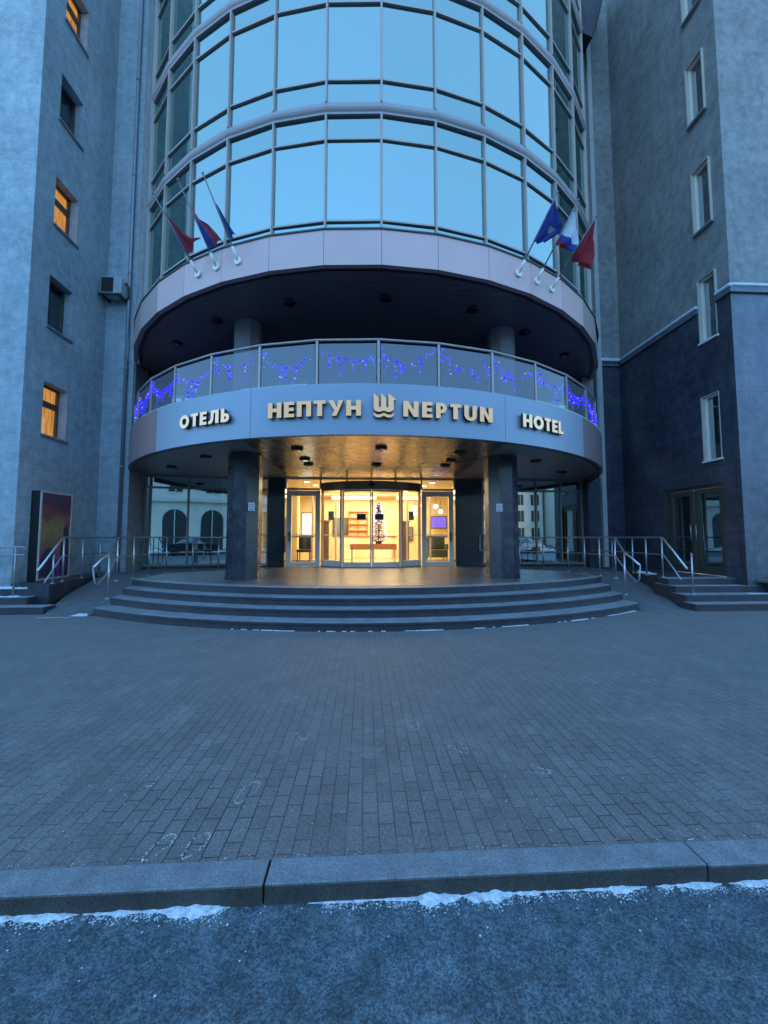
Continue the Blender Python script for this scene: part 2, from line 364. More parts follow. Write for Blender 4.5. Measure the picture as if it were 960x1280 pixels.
# snow left along the kerb: one heap nobody could count
def hn(x,y,s=0):
    from mathutils import noise
    return noise.noise(Vector((x,y,s)))
def snow_strip(x0,x1,yk,wfun,zb,name_mb,step=.02,hmax=.02):
    nx=int((x1-x0)/step); ny=9
    for i in range(nx):
        xa,xb=x0+i*step,x0+(i+1)*step
        wa,wb=wfun(xa),wfun(xb)
        if wa<=.004 and wb<=.004: continue
        for j in range(ny):
            def P(x,w,j):
                t=j/ny; y=yk-w*t; h=hmax*min(1,w/.05)*(1-t)**.7*(.75+.5*hn(x*22,y*22))
                return (x,y,zb+max(0,h)*(1 if j<ny else 0)+.0015)
            name_mb.add([P(xa,wa,j),P(xb,wb,j),P(xb,wb,j+1),P(xa,wa,j+1)],[(0,3,2,1)],True)
def kw(x):
    g=.5+.5*hn(x*.9+3.1,.3,1)
    base={True:.0}.get(False,0)
    # broad reaches of snow as in the picture: full on the left, thin in the middle, full on the right
    if x<-.88: e=.055
    elif x<-.62: e=.055*max(0,1-(x+.88)/.12)
    elif x<-.30: e=.014
    elif x<.0: e=.018
    elif x<.62: e=.085-.05*abs(x-.25)/.37
    elif x<.85: e=.02
    else: e=.05
    return max(0,.8*e*(.6+.9*hn(x*5,1.7)+.5*hn(x*17,4.2)+.3*hn(x*45,2.2)))
m=MB(); snow_strip(-6,6,1.788,kw,RZ,m,.012,.022)
for i in range(2600):   # loose grains along the ragged edge
    x=random.uniform(-2.4,2.4); wv=kw(x)
    if wv<.006 and random.random()<.9: continue
    y=1.786-wv*random.uniform(.55,1.0)-abs(random.gauss(0,.018)); r=random.uniform(.001,.0038)
    m.lathe(x,y,[(r,RZ),(r*.9,RZ+r*.5),(r*.3,RZ+r*.8)],5)
for i in range(90):   # crumbs
    x=random.uniform(-2.2,2.2); y=1.79-abs(random.gauss(0,.12)); r=random.uniform(.002,.006)
    if kw(x)<.02 and random.random()<.6: continue
    m.lathe(x,y,[(r*.6,RZ),(r,RZ+r*.5),(r*.4,RZ+r)],5)
m.build('kerb_snow',M['snow'],kind='stuff')
m=MB()   # frost traces trodden on to the paving: heel and sole outlines, crumbs by the steps and in the joints
def trace(cx,cy,rot,L=.26,W=.095,half=False):
    n=46
    for i in range(n):
        a=2*math.pi*i/n
        if half and .3<a<2.6: continue
        lx=W/2*math.cos(a)*(1 if math.sin(a)>0 else .78); ly=L/2*math.sin(a)
        if random.random()<.25: continue
        for q in range(3):
            px=cx+lx*math.cos(rot)-ly*math.sin(rot)+random.gauss(0,.004); py=cy+lx*math.sin(rot)+ly*math.cos(rot)+random.gauss(0,.004)
            r=random.uniform(.0012,.0036); m.lathe(px,py,[(r,.001),(r*.5,.001+r*.35)],5)
for a in ((-.92,2.42,-.35,.2,.085),(-1.22,2.03,-.4,.17,.08),(-1.05,2.03,-.35,.16,.08),(-1.55,2.6,.3,.2,.09,True),(.42,2.85,.5,.2,.1,True),(.15,3.2,.1,.2,.09,True),(-.7,3.1,.2,.2,.09,True),(.85,2.55,1.2,.2,.08,True)):
    trace(*a)
for i in range(260):
    x=random.uniform(-2.4,2.6); y=1.94+abs(random.gauss(0,1.0)); r=random.uniform(.0012,.0045)
    m.lathe(x,y,[(r,.001),(r*.5,.001+r*.5)],5)
for i in range(160):
    x=random.uniform(-2.2,2.2); y=1.935+abs(random.gauss(0,.012)); r=random.uniform(.0015,.0045)
    if hn(x*4,9)>0: m.lathe(x,y,[(r,.004),(r*.5,.004+r*.6)],5)
m.build('frost_traces',M['snow'],kind='stuff')

# ------------------------------------------------------------------ hotel tower (the round middle of the building)
CY=14.2; RF=7.4; RG=7.3
tower=empty('hotel_tower',(0,CY,0),'round hotel tower with mirrored curtain wall over a balcony and lit entrance','building')
def P(R,a,z): return (R*math.sin(R_(a)),CY-R*math.cos(R_(a)),z)
A0=.5; DA=8.2; NB=6
ANG=[A0+DA*k for k in range(-NB,NB+1)]
levels=[(7.12,[7.34,8.96],9.44),(9.68,[10.16,11.78],12.26),(12.50,[12.98,14.60],15.08),(15.32,[15.80,17.42],17.9)]
chord=RG*math.cos(R_(DA/2))
def flat_pane(z0,z1,a,mat,name,parent,inset=.0):
    """flat pane between the mullions at a and a+DA"""
    m=MB(); r=RG-.02
    jit=random.gauss(0,.0012)
    p0=P(r+jit,a,z0); p1=P(r-jit,a+DA,z0); p2=P(r-jit+random.gauss(0,.0015),a+DA,z1); p3=P(r+jit,a,z1)
    m.add([p0,p1,p2,p3],[(0,1,2,3)]); return m.build(name,mat,parent)
for zi,(zb,trs,zt) in enumerate(levels):
    m=MB()   # the storey's inner backing: a dark core so no light shows behind the mirror glass
    m.arc(0,CY,ANG,[(RG-.4,zb),(RG-.4,zt)],close=False)
    cw=m.build('curtain_wall',M['black'],tower)
    # mullions: one profile, turned round the axis
    m=MB(); m.box(-.021,.021,CY-RG-.040,CY-RG+.06,zb,zt,bev=.006); m.box(-.010,.010,CY-RG-.052,CY-RG-.035,zb,zt)
    mu=None
    for a in ANG:
        if mu is None: mu=m.build('mullion',M['alloy'],cw); mu.rotation_euler=(0,0,R_(a))
        else: copy_of(mu,cw,R_(a))
    edges=[zb]+trs+[zt]
    for tz in trs:
        m=MB(); m.arc(0,CY,ANG,[(RG-.05,tz-.017),(RG+.016,tz-.017),(RG+.020,tz),(RG+.016,tz+.017),(RG-.05,tz+.017)],smooth=False)
        m.build('transom',M['alloy'],cw)
    for i,a in enumerate(ANG[:-1]):
        for j in range(len(edges)-1):
            big=(edges[j+1]-edges[j])>1
            flat_pane(edges[j],edges[j+1],a,M['glass_tower'] if big else M['glass_spandrel'],'pane' if big else 'spandrel_pane',cw)
    m=MB()   # rounded storey ledge: grey bullnose with a dark shadow gap above and below
    prof=[(RG-.06,zt),(RG+.03,zt),(RG+.035,zt+.03)]+[(RG+.035+.045*math.sin(math.pi*t),zt+.035+.17*t) for t in (0,.2,.4,.6,.8,1)]+[(RG+.035,zt+.21),(RG+.03,zt+.24),(RG-.06,zt+.24)]
    m.arc(0,CY,ANG,prof,smooth=False); m.build('storey_ledge',M['ledge'],tower)
m=MB(); m.arc(0,CY,ANG,[(0.5,18.14),(RG+.2,18.14),(RG+.2,18.6),(.5,18.6)],smooth=False); m.build('roof',M['coping'],tower)

# stone flanks between the end of the glass and the wings
def flank(sgn,yw,xw):
    m=MB(); a=ANG[0] if sgn<0 else ANG[-1]
    p=P(RG+.02,a,0); x0,y0=p[0]+sgn*.02,p[1]
    m.add([(x0,y0,7.15),(xw,yw,7.15),(xw,yw,20.5),(x0,y0,20.5),(x0-sgn*.3,y0+.2,7.15),(xw-sgn*.3,yw+.2,7.15),(xw-sgn*.3,yw+.2,20.5),(x0-sgn*.3,y0+.2,20.5)],
      [(0,1,2,3),(4,7,6,5),(0,4,5,1),(3,2,6,7),(0,3,7,4),(1,5,6,2)])
    return m.build('stone_flank',M['stone_left'] if sgn<0 else M['stone_right'],tower)
flank(-1,11.25,-6.66); flank(1,12.2,7.08)
m=MB(); m.box(-7.3,-6.2,11.95,12.15,4.15,20.6); m.build('joint_wall',M['coping'],tower)
m=MB(); m.box(6.4,7.8,12.7,12.9,4.15,20.6); m.build('joint_wall',M['coping'],tower)

# upper fascia: faceted lilac panels, two bays to a panel, darker towards the ends
zb,zt=6.42,7.12
fa=[A0+DA*k for k in range(-8,9)]
i=0
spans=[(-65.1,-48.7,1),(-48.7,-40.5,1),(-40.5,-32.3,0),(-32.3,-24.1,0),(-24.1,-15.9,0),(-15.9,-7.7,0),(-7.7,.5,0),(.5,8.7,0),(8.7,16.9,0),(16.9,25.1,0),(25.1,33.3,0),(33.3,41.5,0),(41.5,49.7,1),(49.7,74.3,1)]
for a0,a1,e in spans:
    m=MB(); aa=frange(a0,a1,2 if a1-a0>9 else 1); g=.03
    aa[0]+=g; aa[-1]-=g
    m.arc(0,CY,aa,[(RF,zb),(RF,zt-.03),(RF-.10,zt-.03),(RF-.10,zb)],smooth=False)
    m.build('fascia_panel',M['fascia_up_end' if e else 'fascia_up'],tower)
m=MB(); m.arc(0,CY,fa,[(RF-.2,zt-.03),(RF+.02,zt-.03),(RF+.02,zt),(RF-.2,zt+.02)],smooth=False); m.arc(0,CY,fa,[(RF-.12,zb+.02),(RF-.2,zb+.02),(RF-.2,zt-.04),(RF-.12,zt-.04)],smooth=False)
m.build('fascia_coping',M['coping'],tower)
# upper soffit: slatted underside of the tower over the balcony
def soffit(name,mat,R,aspan,z,yb,x0=None,x1=None,th=.08):
    m=MB(); pts=[]
    for a in frange(-aspan,aspan,44):
        p=P(R,a,z)
        if p[1]<yb and (x0 is None or x0<=p[0]<=x1): pts.append(p)
    if x0 is None: x0,x1=pts[0][0],pts[-1][0]
    else:
        for xe,at in ((x0,0),(x1,len(pts))):
            if abs(xe)<R:
                y=CY-math.sqrt(R*R-xe*xe)
                if y<yb: pts.insert(at if at==0 else len(pts),(xe,y,z))
    n=len(pts); vs=[]
    for p in pts: vs+= [p,(p[0],yb,z),(p[0],p[1],z+th),(p[0],yb,z+th)]
    fs=[]
    for i in range(n-1):
        a,b=4*i,4*i+4
        fs+=[(a,a+1,b+1,b),(a+2,b+2,b+3,a+3),(a,b,b+2,a+2),(a+1,a+3,b+3,b+1)]
    m.add(vs,fs); return m.build(name,mat,tower)
soffit('balcony_soffit',M['soffit_slat'],RF-.11,74,6.47,11.9)
# lower fascia: smooth curved panels, brown towards the ends
zb,zt=3.29,4.21
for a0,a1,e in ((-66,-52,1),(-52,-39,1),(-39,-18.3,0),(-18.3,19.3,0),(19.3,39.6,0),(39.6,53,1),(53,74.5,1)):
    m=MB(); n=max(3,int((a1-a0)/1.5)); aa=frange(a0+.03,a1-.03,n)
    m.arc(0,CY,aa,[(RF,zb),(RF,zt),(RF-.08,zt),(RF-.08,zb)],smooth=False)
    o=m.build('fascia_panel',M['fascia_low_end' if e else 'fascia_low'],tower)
m=MB(); m.arc(0,CY,frange(-66,66,60),[(RF-.22,zt-.02),(RF-.09,zt-.02),(RF-.09,zt-.005),(RF-.22,zt-.005)]); m.arc(0,CY,frange(-66,74,60),[(RF-.10,zb+.01),(RF-.16,zb+.01),(RF-.16,zb+.12),(RF-.10,zb+.12)])
m.build('fascia_trim',M['coping'],tower)
# balcony floor slab and back wall with two glazed bays
soffit('balcony_floor',M['coping'],RF-.1,74,4.05,11.9,th=.1)
m=MB(); m.box(-4.95,5.4,11.9,12.1,4.15,6.5); m.box(-6.94,-6.45,11.9,12.1,4.15,6.5); m.box(6.35,7.09,11.9,12.1,4.15,6.5); m.box(-6.45,-4.95,11.92,12.1,5.75,6.5); m.box(5.4,6.35,11.92,12.1,5.75,6.5)
m.build('balcony_back_wall',M['coping'],tower)
for x0,x1 in ((-6.45,-4.95),(5.4,6.35)):
    m=MB(); y0,y1=11.86,11.94; n=2
    for i in range(n+1):
        xx=x0+(x1-x0)*i/n; m.box(xx-.03,xx+.03,y0,y1,4.15,5.75)
    m.box(x0+.03,x1-.03,y0+.01,y1-.01,4.15,4.22); m.box(x0+.03,x1-.03,y0+.01,y1-.01,5.69,5.75)
    f=m.build('balcony_window',M['alu'],tower)
    m=MB(); m.quad((x0,11.9,4.15),(x1,11.9,4.15),(x1,11.9,5.75),(x0,11.9,5.75)); m.build('pane',M['glass_side'],f)
m=MB(); m.box(-7.2,-6.75,11.25,11.94,4.15,6.46); m.build('balcony_side_wall',M['stone_right'],tower)
m=MB(); m.box(6.55,6.9,11.6,12.24,4.15,6.46); m.build('balcony_side_wall',M['stone_right'],tower)
for x in (-2.95,3.06):
    m=MB(); m.lathe(x,9.05,[(.315,4.15),(.315,6.46)],8,smooth=False,rot=R_(22.5)); m.build('balcony_column',M['column_stone'],tower)
# balustrade
M['rail_beige']=plain('beige_rail',(.40,.31,.26),.4,.3,.08,4)
m=MB(); RH=7.3
bal_ang=[.1+8.8*k for k in range(-7,8)]
m.tube([P(RH,a,5.065) for a in bal_ang],.024,10)
bal=m.build('balustrade',M['rail_beige'],tower)
m=MB(); m.box(-.022,.022,CY-RH-.012,CY-RH+.018,4.2,5.045); m.box(-.05,.05,CY-RH-.03,CY-RH+.05,4.2,4.215)
po=None
for a in bal_ang:
    if po is None: po=m.build('post',M['rail_beige'],bal); po.rotation_euler=(0,0,R_(a))
    else: copy_of(po,bal,R_(a))
for a in bal_ang[:-1]:
    m=MB(); r=RH-.005; g=.28
    m.quad(P(r,a+g,4.245),P(r,a+8.8-g,4.245),P(r,a+8.8-g,5.0),P(r,a+g,5.0)); m.build('glass_panel',M['glass_rail'],bal)

# ground floor: pillars, soffit, glazed walls, granite, doors
YD=12.6; ZP=.55
pil=[]
for x in (-2.95,2.99):
    m=MB(); m.lathe(x,9.05,[(.39,ZP),(.39,ZP+.06),(.375,ZP+.065),(.375,3.36)],8,smooth=False,rot=R_(22.5)); m.lathe(x,9.05,[(.405,ZP+1.14),(.405,ZP+1.142)],8,smooth=False,rot=R_(22.5)) if False else None
    pil.append(m.build('entrance_pillar',M['granite_pillar'],tower))
def soff2(x0,x1,mat,z=3.38): return soffit('canopy_soffit',mat,RF-.09,76,z,YD-.02,x0,x1)
soff2(-7.02,-2.62,M['soffit_side']); soff2(-2.6,2.6,M['soffit_bronze']); soff2(2.62,7.2,M['soffit_side'])
# side piers at the ends of the glazed walls
m=MB(); m.box(-7.3,-6.84,YD-.62,YD+.3,ZP-.5,3.4); m.build('end_pier',M['stone_left'],tower)
m=MB(); m.box(7.0,7.33,YD-.35,YD+.3,ZP-.5,3.4); m.build('end_pier',M['granite_wall'],tower)
def glazed(x0,x1,splits,name='glazed_wall',mat='glass_low',zt=3.38,tz=(3.0,),yd=YD,turn=0.0):
    piv=Matrix.Translation((x1,yd,0))@Matrix.Rotation(R_(turn),4,'Z')@Matrix.Translation((-x1,-yd,0))
    def T(mb):
        mb.v=[tuple(piv@Vector(p)) for p in mb.v]; return mb
    m=MB(); y0,y1=yd-.05,yd+.05
    xs=[x0]+list(splits)+[x1]
    for xx in xs: m.box(xx-.025,xx+.025,y0,y1,ZP+.05,zt)
    for a,b in zip(xs[:-1],xs[1:]):
        for z in (ZP+.09,)+tuple(tz)+(zt-.03,): m.box(a+.025,b-.025,y0+.008,y1-.008,z-.03,z+.03)
    f=T(m).build(name,M['alu_frame'],tower)
    zz=[ZP+.09]+list(tz)+[zt-.03]
    for a,b in zip(xs[:-1],xs[1:]):
        for c,d in zip(zz[:-1],zz[1:]):
            mm=MB(); t=random.gauss(0,.002)
            mm.quad((a,yd+t,c),(b,yd-t,c),(b,yd-t,d),(a,yd+t,d)); T(mm).build('pane',M[mat],f)
    mm=MB(); mm.box(x0,x1,yd-.06,yd+.06,ZP-.02,ZP+.05); T(mm).build('sill',M['granite_step'],f)
    return f
glazed(-6.87,-4.5,(-5.68,),turn=10.5); glazed(4.5,6.97,(5.42,6.25))
glL=glazed(-4.45,-3.28,(-3.85,)); glR=glazed(3.63,4.45,())
for sg,gl in ((-1,glL),(1,glR)):   # square frame pull handle on the side leaf
    m=MB(); x0,x1=((-3.5,-3.32) if sg<0 else (3.66,3.5)); y=YD-.12
    m.tube([(x0,y,1.05),(x0,y,1.55),(x1,y,1.55),(x1,y,1.05),(x0,y,1.05)],.017,8); m.tube([(x0,y,1.2),(x0,YD,1.2)],.012,6); m.tube([(x0,y,1.45),(x0,YD,1.45)],.012,6)
    m.build('handle',M['alu_white'],gl)
for x0,x1 in ((-3.25,-2.74),(2.72,3.60)):
    m=MB(); m.box(x0,x1,YD-.07,YD+.2,ZP,3.4,bev=.008); m.build('granite_panel',M['granite_panel'],tower)
# transom lights over the doors
xs=[-2.72,-1.62,-.78,0,.78,1.62,2.70]
m=MB()
for xx in xs: m.box(xx-.03,xx+.03,YD-.05,YD+.05,3.03,3.38)
for a,b in zip(xs[:-1],xs[1:]):
    m.box(a+.03,b-.03,YD-.045,YD+.045,3.33,3.38); m.box(a+.03,b-.03,YD-.045,YD+.045,2.99,3.05)
f=m.build('transom_window',M['alu'],tower)
for a,b in zip(xs[:-1],xs[1:]):
    m=MB(); m.quad((a,YD,3.03),(b,YD,3.03),(b,YD,3.36),(a,YD,3.36)); m.build('pane',M['glass_door'],f)
# side doors
for x0,x1 in ((-2.68,-1.63),(1.63,2.66)):
    m=MB(); y0,y1=YD-.06,YD+.05
    m.box(x0,x0+.15,y0,y1,ZP+.01,2.97,bev=.01); m.box(x1-.15,x1,y0,y1,ZP+.01,2.97,bev=.01)
    m.box(x0+.15,x1-.15,y0+.01,y1-.01,2.80,2.965); m.box(x0+.15,x1-.15,y0+.01,y1-.01,ZP+.015,.70)
    d=m.build('side_door',M['alu_white'],tower)
    m=MB(); m.quad((x0+.1,YD,.7),(x1-.1,YD,.7),(x1-.1,YD,2.85),(x0+.1,YD,2.85)); m.build('pane',M['glass_door'],d)
    m=MB(); xh=(x1-.26 if x0<0 else x0+.26); xe=(x0+.10 if x0<0 else x1-.10)
    m.box(xe-.02,xe+.02,y0-.06,y0-.02,1.35,1.65,bev=.006); m.box(xe-.012,xe+.012,y0-.03,y0+.01,1.38,1.42); m.box(xe-.012,xe+.012,y0-.03,y0+.01,1.58,1.62); m.build('handle',M['black'],d)
    m=MB(); m.box(x0+.17,x1-.17,YD-.03,YD+.03,1.48,1.53); m.build('push_bar',M['alu_white'],d)
# curved sliding door drum
M['drum_bronze']=plain('drum_bronze',(.24,.17,.10),.3,.6,.08,3)
RD=2.38; YC=14.38; ad=math.degrees(math.asin(1.58/RD))
def PD(R,a,z): return (R*math.sin(R_(a)),YC-R*math.cos(R_(a)),z)
m=MB(); m.arc(0,YC,frange(-ad,ad,20),[(RD-.12,2.955),(RD+.03,2.955),(RD+.03,3.22),(RD-.12,3.22)],smooth=False)
drum=m.build('curved_sliding_door',M['drum_bronze'],tower)
m=MB(); m.arc(0,YC,frange(-ad,ad,20),[(RD-.14,ZP),(RD+.05,ZP),(RD+.05,ZP+.035),(RD-.14,ZP+.035)],smooth=False); m.build('threshold',M['steel_dull'],drum)
al=23.5
for a in (-ad+.6,-al,al,ad-.6):
    m=MB(); m.box(-.026,.026,YC-RD-.025,YC-RD+.05,ZP+.035,2.955); o=m.build('door_post',M['alu'],drum)
    ww=Matrix.Translation((0,YC,0))@Matrix.Rotation(R_(a),4,'Z')@Matrix.Translation((0,-YC,0))
    for v in o.data.vertices: v.co=(ww@(v.co+Vector((0,CY,0))))-Vector((0,CY,0))
for a0,a1 in ((-al+1.2,-.15),(.15,al-1.2)):
    m=MB(); aa=frange(a0,a1,8); w_=1.0
    r0,r1=RD-.05,RD-.01
    m.arc(0,YC,aa,[(r0,ZP+.04),(r1,ZP+.04),(r1,.72),(r0,.72)],smooth=False)
    m.arc(0,YC,aa,[(r0,2.89),(r1,2.89),(r1,2.95),(r0,2.95)],smooth=False)
    m.arc(0,YC,frange(a0,a0+w_,1),[(r0-.004,.72),(r1+.004,.72),(r1+.004,2.88),(r0-.004,2.88)],smooth=False)
    m.arc(0,YC,frange(a1-w_,a1,1),[(r0-.004,.72),(r1+.004,.72),(r1+.004,2.88),(r0-.004,2.88)],smooth=False)
    lf=m.build('door_leaf',M['alu_white'],drum)
    m=MB(); m.arc(0,YC,aa,[(RD-.03,.74),(RD-.03,2.9)],close=False); m.build('pane',M['glass_door'],lf)
    m=MB(); c=(a0+a1)/2+(3.5 if a0<0 else -5.5); m.arc(0,YC,frange(c-3.4,c+3.4,3),[(RD-.024,2.02),(RD-.024,2.20)],close=False); m.build('notice',M['notice_blue'] if 'notice_blue' in M else plain('blue_notice',(.03,.05,.13),.4),lf)
for a0,a1 in ((-ad+1.6,-al-1),(al+1,ad-1.6)):
    m=MB(); aa=frange(a0,a1,6)
    m.arc(0,YC,aa,[(RD-.03,ZP+.035),(RD+.01,ZP+.035),(RD+.01,.76),(RD-.03,.76)],smooth=False)
    fx=m.build('fixed_screen',M['alu_white'],drum)
    m=MB(); m.arc(0,YC,aa,[(RD-.01,.74),(RD-.01,2.98)],close=False); m.build('pane',M['glass_door'],fx)
    m=MB(); m.arc(0,YC,frange((a0+a1)/2-2.6,(a0+a1)/2+2.6,2),[(RD-.005,2.02),(RD-.005,2.30)],close=False); m.build('notice',plain('white_notice',(.6,.58,.5),.5),fx)
m=MB(); m.box(-.10,.10,YC-RD-.10,YC-RD-.03,3.06,3.13,bev=.01); m.box(-.03,.03,YC-RD-.09,YC-RD-.03,3.0,3.2,bev=.008); m.build('door_sensor',M['black'],drum)

# lobby behind the doors
def warm(name,c,rough=.6,es=0.0): return plain(name,c,rough,0,.06,2)
M['lobby_wall']=warm('cream_lobby_wall',(.78,.66,.42)); M['lobby_floor']=plain('polished_lobby_floor',(.52,.42,.28),.15,0,.08,2); M['wood']=plain('orange_veneer',(.42,.17,.045),.4,0,.15,4)
M['wood_dark']=plain('dark_veneer',(.09,.05,.03),.45,0,.15,4)
m=MB(); m.box(-4.6,4.6,19.0,19.15,ZP,3.5); m.box(-4.75,-4.6,YD+.1,19.0,ZP,3.5); m.box(4.6,4.75,YD+.1,19.0,ZP,3.5); m.build('lobby_wall',M['lobby_wall'],tower)
m=MB(); m.box(-4.6,4.6,YD+.07,19.0,ZP-.1,ZP); m.build('lobby_floor',M['lobby_floor'],tower)
m=MB(); m.box(-4.6,4.6,YD+.07,19.0,3.41,3.55); m.build('lobby_ceiling',M['lobby_wall'],tower)
for x,y in ((-3.05,15.6),(3.62,15.2)):
    m=MB(); m.box(x-.25,x+.25,y-.25,y+.25,ZP,3.41,bev=.02); m.build('lobby_column',M['lobby_wall'],tower)
m=MB()
for x in (-4.45,4.45): m.box(x-.06,x+.06,YD+.25,19.0,ZP,3.41)
m.build('lobby_partition',M['lobby_wall'],tower)
# dim rooms behind the side glazing
m=MB()
for s in (-1,1): m.box(s*4.76,s*8.6,14.0,14.1,ZP-.1,3.6); m.box(s*4.76,s*8.5,YD+.1,14.0,ZP-.1,ZP-.02); m.box(s*4.76,s*8.5,YD+.1,14.0,3.42,3.5); m.box(s*8.5,s*8.6,YD+.1,14.0,ZP-.1,3.6)
m.build('side_room',M['coping'],tower)
# lobby ceiling lights: lit recessed lamps
em=emit('warm_lamp_glow',(1,.78,.42),9)
lampspots=[(-2.2,13.5),(-2.0,14.4),(-1.7,15.5),(-.9,13.6),(0,15.3),(.9,13.6),(2.15,13.5),(2.0,14.4),(1.5,16.2),(-1.3,17.2),(.6,17.2),(3.0,17.4),(-3.0,16.6)]
lp=None
lob_lab=['first','second','third']
for x,y in lampspots:
    if lp is None:
        m=MB(); m.lathe(0,0,[(.10,3.385),(.11,3.40)],16); lp=m.build('lobby_lamp',M['alu_white'])
        m=MB(); m.lathe(0,0,[(.085,3.375),(.085,3.385)],16); e_=m.build('glowing_disc',em,lp); o=lp
    else: o=copy_tree(lp)
    o.location=(x,y,0); tag(o,'small glowing round ceiling lamp inside the lobby behind the entrance doors','ceiling lamp','lit lamps in the lobby ceiling')
for i,(x,y,e,sx,sy) in enumerate(((0,15.2,380,4.5,3.0),(0,17.7,230,5,1.6),(0,13.0,46,4.4,.5))):
    l=bpy.data.lights.new('lobby_light','AREA'); l.shape='RECTANGLE'; l.size=sx; l.size_y=sy; l.energy=e; l.color=(1,.76,.41)
    o=bpy.data.objects.new('lobby_light',l); COL.objects.link(o); o.location=(x,y,3.33)
# reception desk, shelves, pictures, table, tree
m=MB(); m.box(-1.2,1.2,17.55,18.1,ZP,1.5,bev=.02); d=m.build('reception_desk',M['lobby_wall'],label='long cream reception desk with a wooden top at the back of the lobby',cat='desk')
m=MB(); m.box(-1.28,1.28,17.48,18.14,1.5,1.56,bev=.01); m.build('desk_top',M['wood'],d)
t=empty('lobby_table',(.1,14.95,ZP),'low orange veneer counter table just inside the sliding doors','table')
m=MB(); m.box(-.75,1.0,14.7,15.2,1.02,1.24,bev=.015); m.build('table_top',M['wood'],t)
for x in (-.68,.12,.93):
    m=MB(); m.box(x-.03,x+.03,14.75,15.15,ZP,1.02); m.build('leg',M['alu'],t)
for x0,x1,y,z,lab in ((-1.6,.3,16.6,3.12,'bright ceiling strip light above the left half of the lobby'),(1.2,2.2,17.2,3.18,'short bright ceiling strip light at the right of the lobby')):
    m=MB(); m.box(x0,x1,y,y+.14,z,z+.1,bev=.01); st_=m.build('strip_light',M['alu_white'],label=lab,cat='strip light')
    m=MB(); m.box(x0+.03,x1-.03,y-.012,y+.12,z-.02,z+.06); m.build('diffuser',emit('strip_glow',(1,.88,.62),5),st_)
for x,y,lab in ((-.95,16.9,'white boxy display stand left of centre behind the sliding doors'),(.62,17.1,'white boxy display stand behind the christmas tree')):
    t_=empty('display_stand',(x,y,ZP),lab,'display stand'); m=MB(); m.box(x-.34,x+.34,y-.2,y+.2,ZP,1.45,bev=.02); m.build('cabinet',M['alu_white'],t_)
    m=MB(); m.box(x-.28,x+.28,y-.215,y-.19,ZP+.5,1.3); m.build('front_panel',M['lobby_wall'],t_)
for x,y,lab in ((1.45,15.9,'slim dark pillar stand right of the christmas tree'),(-1.75,15.6,'slim dark stand left of the sliding doors in the lobby')):
    t_=empty('dark_stand',(x,y,ZP),lab,'stand'); m=MB(); m.box(x-.14,x+.14,y-.14,y+.14,ZP,2.1,bev=.01); m.build('column',M['wood_dark'],t_)
    m=MB(); m.box(x-.2,x+.2,y-.2,y+.2,2.1,2.16,bev=.01); m.build('top',M['wood'],t_)
ch=empty('lobby_chair',(-2.35,14.3,ZP),'dark upholstered chair behind the left side door','chair')
MC=plain('dark_blue_fabric',(.05,.05,.08),.8)
m=MB(); m.box(-2.62,-2.12,14.1,14.6,.95,1.05,bev=.03); m.build('seat',MC,ch); m=MB(); m.box(-2.62,-2.12,14.54,14.64,1.05,1.55,bev=.04); m.build('backrest',MC,ch)
for x in (-2.58,-2.16):
    for y in (14.14,14.58):
        m=MB(); m.box(x-.02,x+.02,y-.02,y+.02,ZP,.95); m.build('leg',M['wood_dark'],ch)
gl_=None
for x,y,z in ((1.95,16.8,2.78),(2.45,17.6,2.95),(2.95,17.2,2.88),(3.3,17.9,2.7),(2.1,17.9,2.6)):
    if gl_ is None:
        m=MB(); m.tube([(0,0,.05),(0,0,.46)],.008,6); gl_=m.build('pendant_lamp',M['black']); m=MB(); m.lathe(0,0,[(.02,-.13),(.08,-.10),(.105,-.03),(.08,.04),(.02,.06)],16); m.build('lamp_globe',emit('globe_glow',(1,.84,.55),7),gl_); o=gl_
    else: o=copy_tree(gl_)
    o.location=(x,y,z); o.scale=(1,1,1); tag(o,'glowing round pendant lamp hanging in the lobby behind the right side door','pendant lamp','pendant lamps on the right of the lobby')
m=MB(); yv=14.3     # inner draught-lobby screen: a second layer of pale frames
for x in (-3.0,-2.1,-1.25,1.35,2.2,3.1): m.box(x-.03,x+.03,yv-.03,yv+.03,ZP,3.0)
m.box(-3.4,3.5,yv-.035,yv+.035,3.0,3.08); m.box(-3.4,-1.28,yv-.028,yv+.028,ZP+.02,ZP+.12); m.box(1.38,3.5,yv-.028,yv+.028,ZP+.02,ZP+.12)
for x0,x1 in ((-2.97,-2.13),(-2.07,-1.28),(1.38,2.17),(2.23,3.07)): m.box(x0,x1,yv-.02,yv+.02,1.55,1.59)
ins=m.build('inner_screen',M['alu'],tower)
for x0,x1 in ((-2.97,-2.13),(-2.07,-1.28),(1.38,2.17),(2.23,3.07)):
    m=MB(); m.quad((x0,yv,ZP+.1),(x1,yv,ZP+.1),(x1,yv,3.0),(x0,yv,3.0)); m.build('pane',M['glass_door'],ins)
sh=empty('key_shelf',(-.55,18.9,ZP),'pale wall shelf with rows of small compartments behind the reception desk','shelf')
m=MB(); m.box(-.95,-.05,18.72,18.95,1.5,2.7)
m.build('shelf_back',M['lobby_wall'],sh)
m=MB()
for z in (1.5,1.8,2.1,2.4,2.7): m.box(-.97,-.03,18.55,18.74,z-.015,z+.015)
for x in (-.95,-.5,-.05): m.box(x-.015,x+.015,18.56,18.735,1.515,2.685)
m.build('shelf_board',M['wood'],sh)
scr=[(-1.35,18.9,.75,1.55,.62,.75,'dark framed picture left of the pale shelf behind the reception desk'),(1.9,18.9,.5,1.3,.5,.9,'dark framed panel on the right of the lobby back wall')]
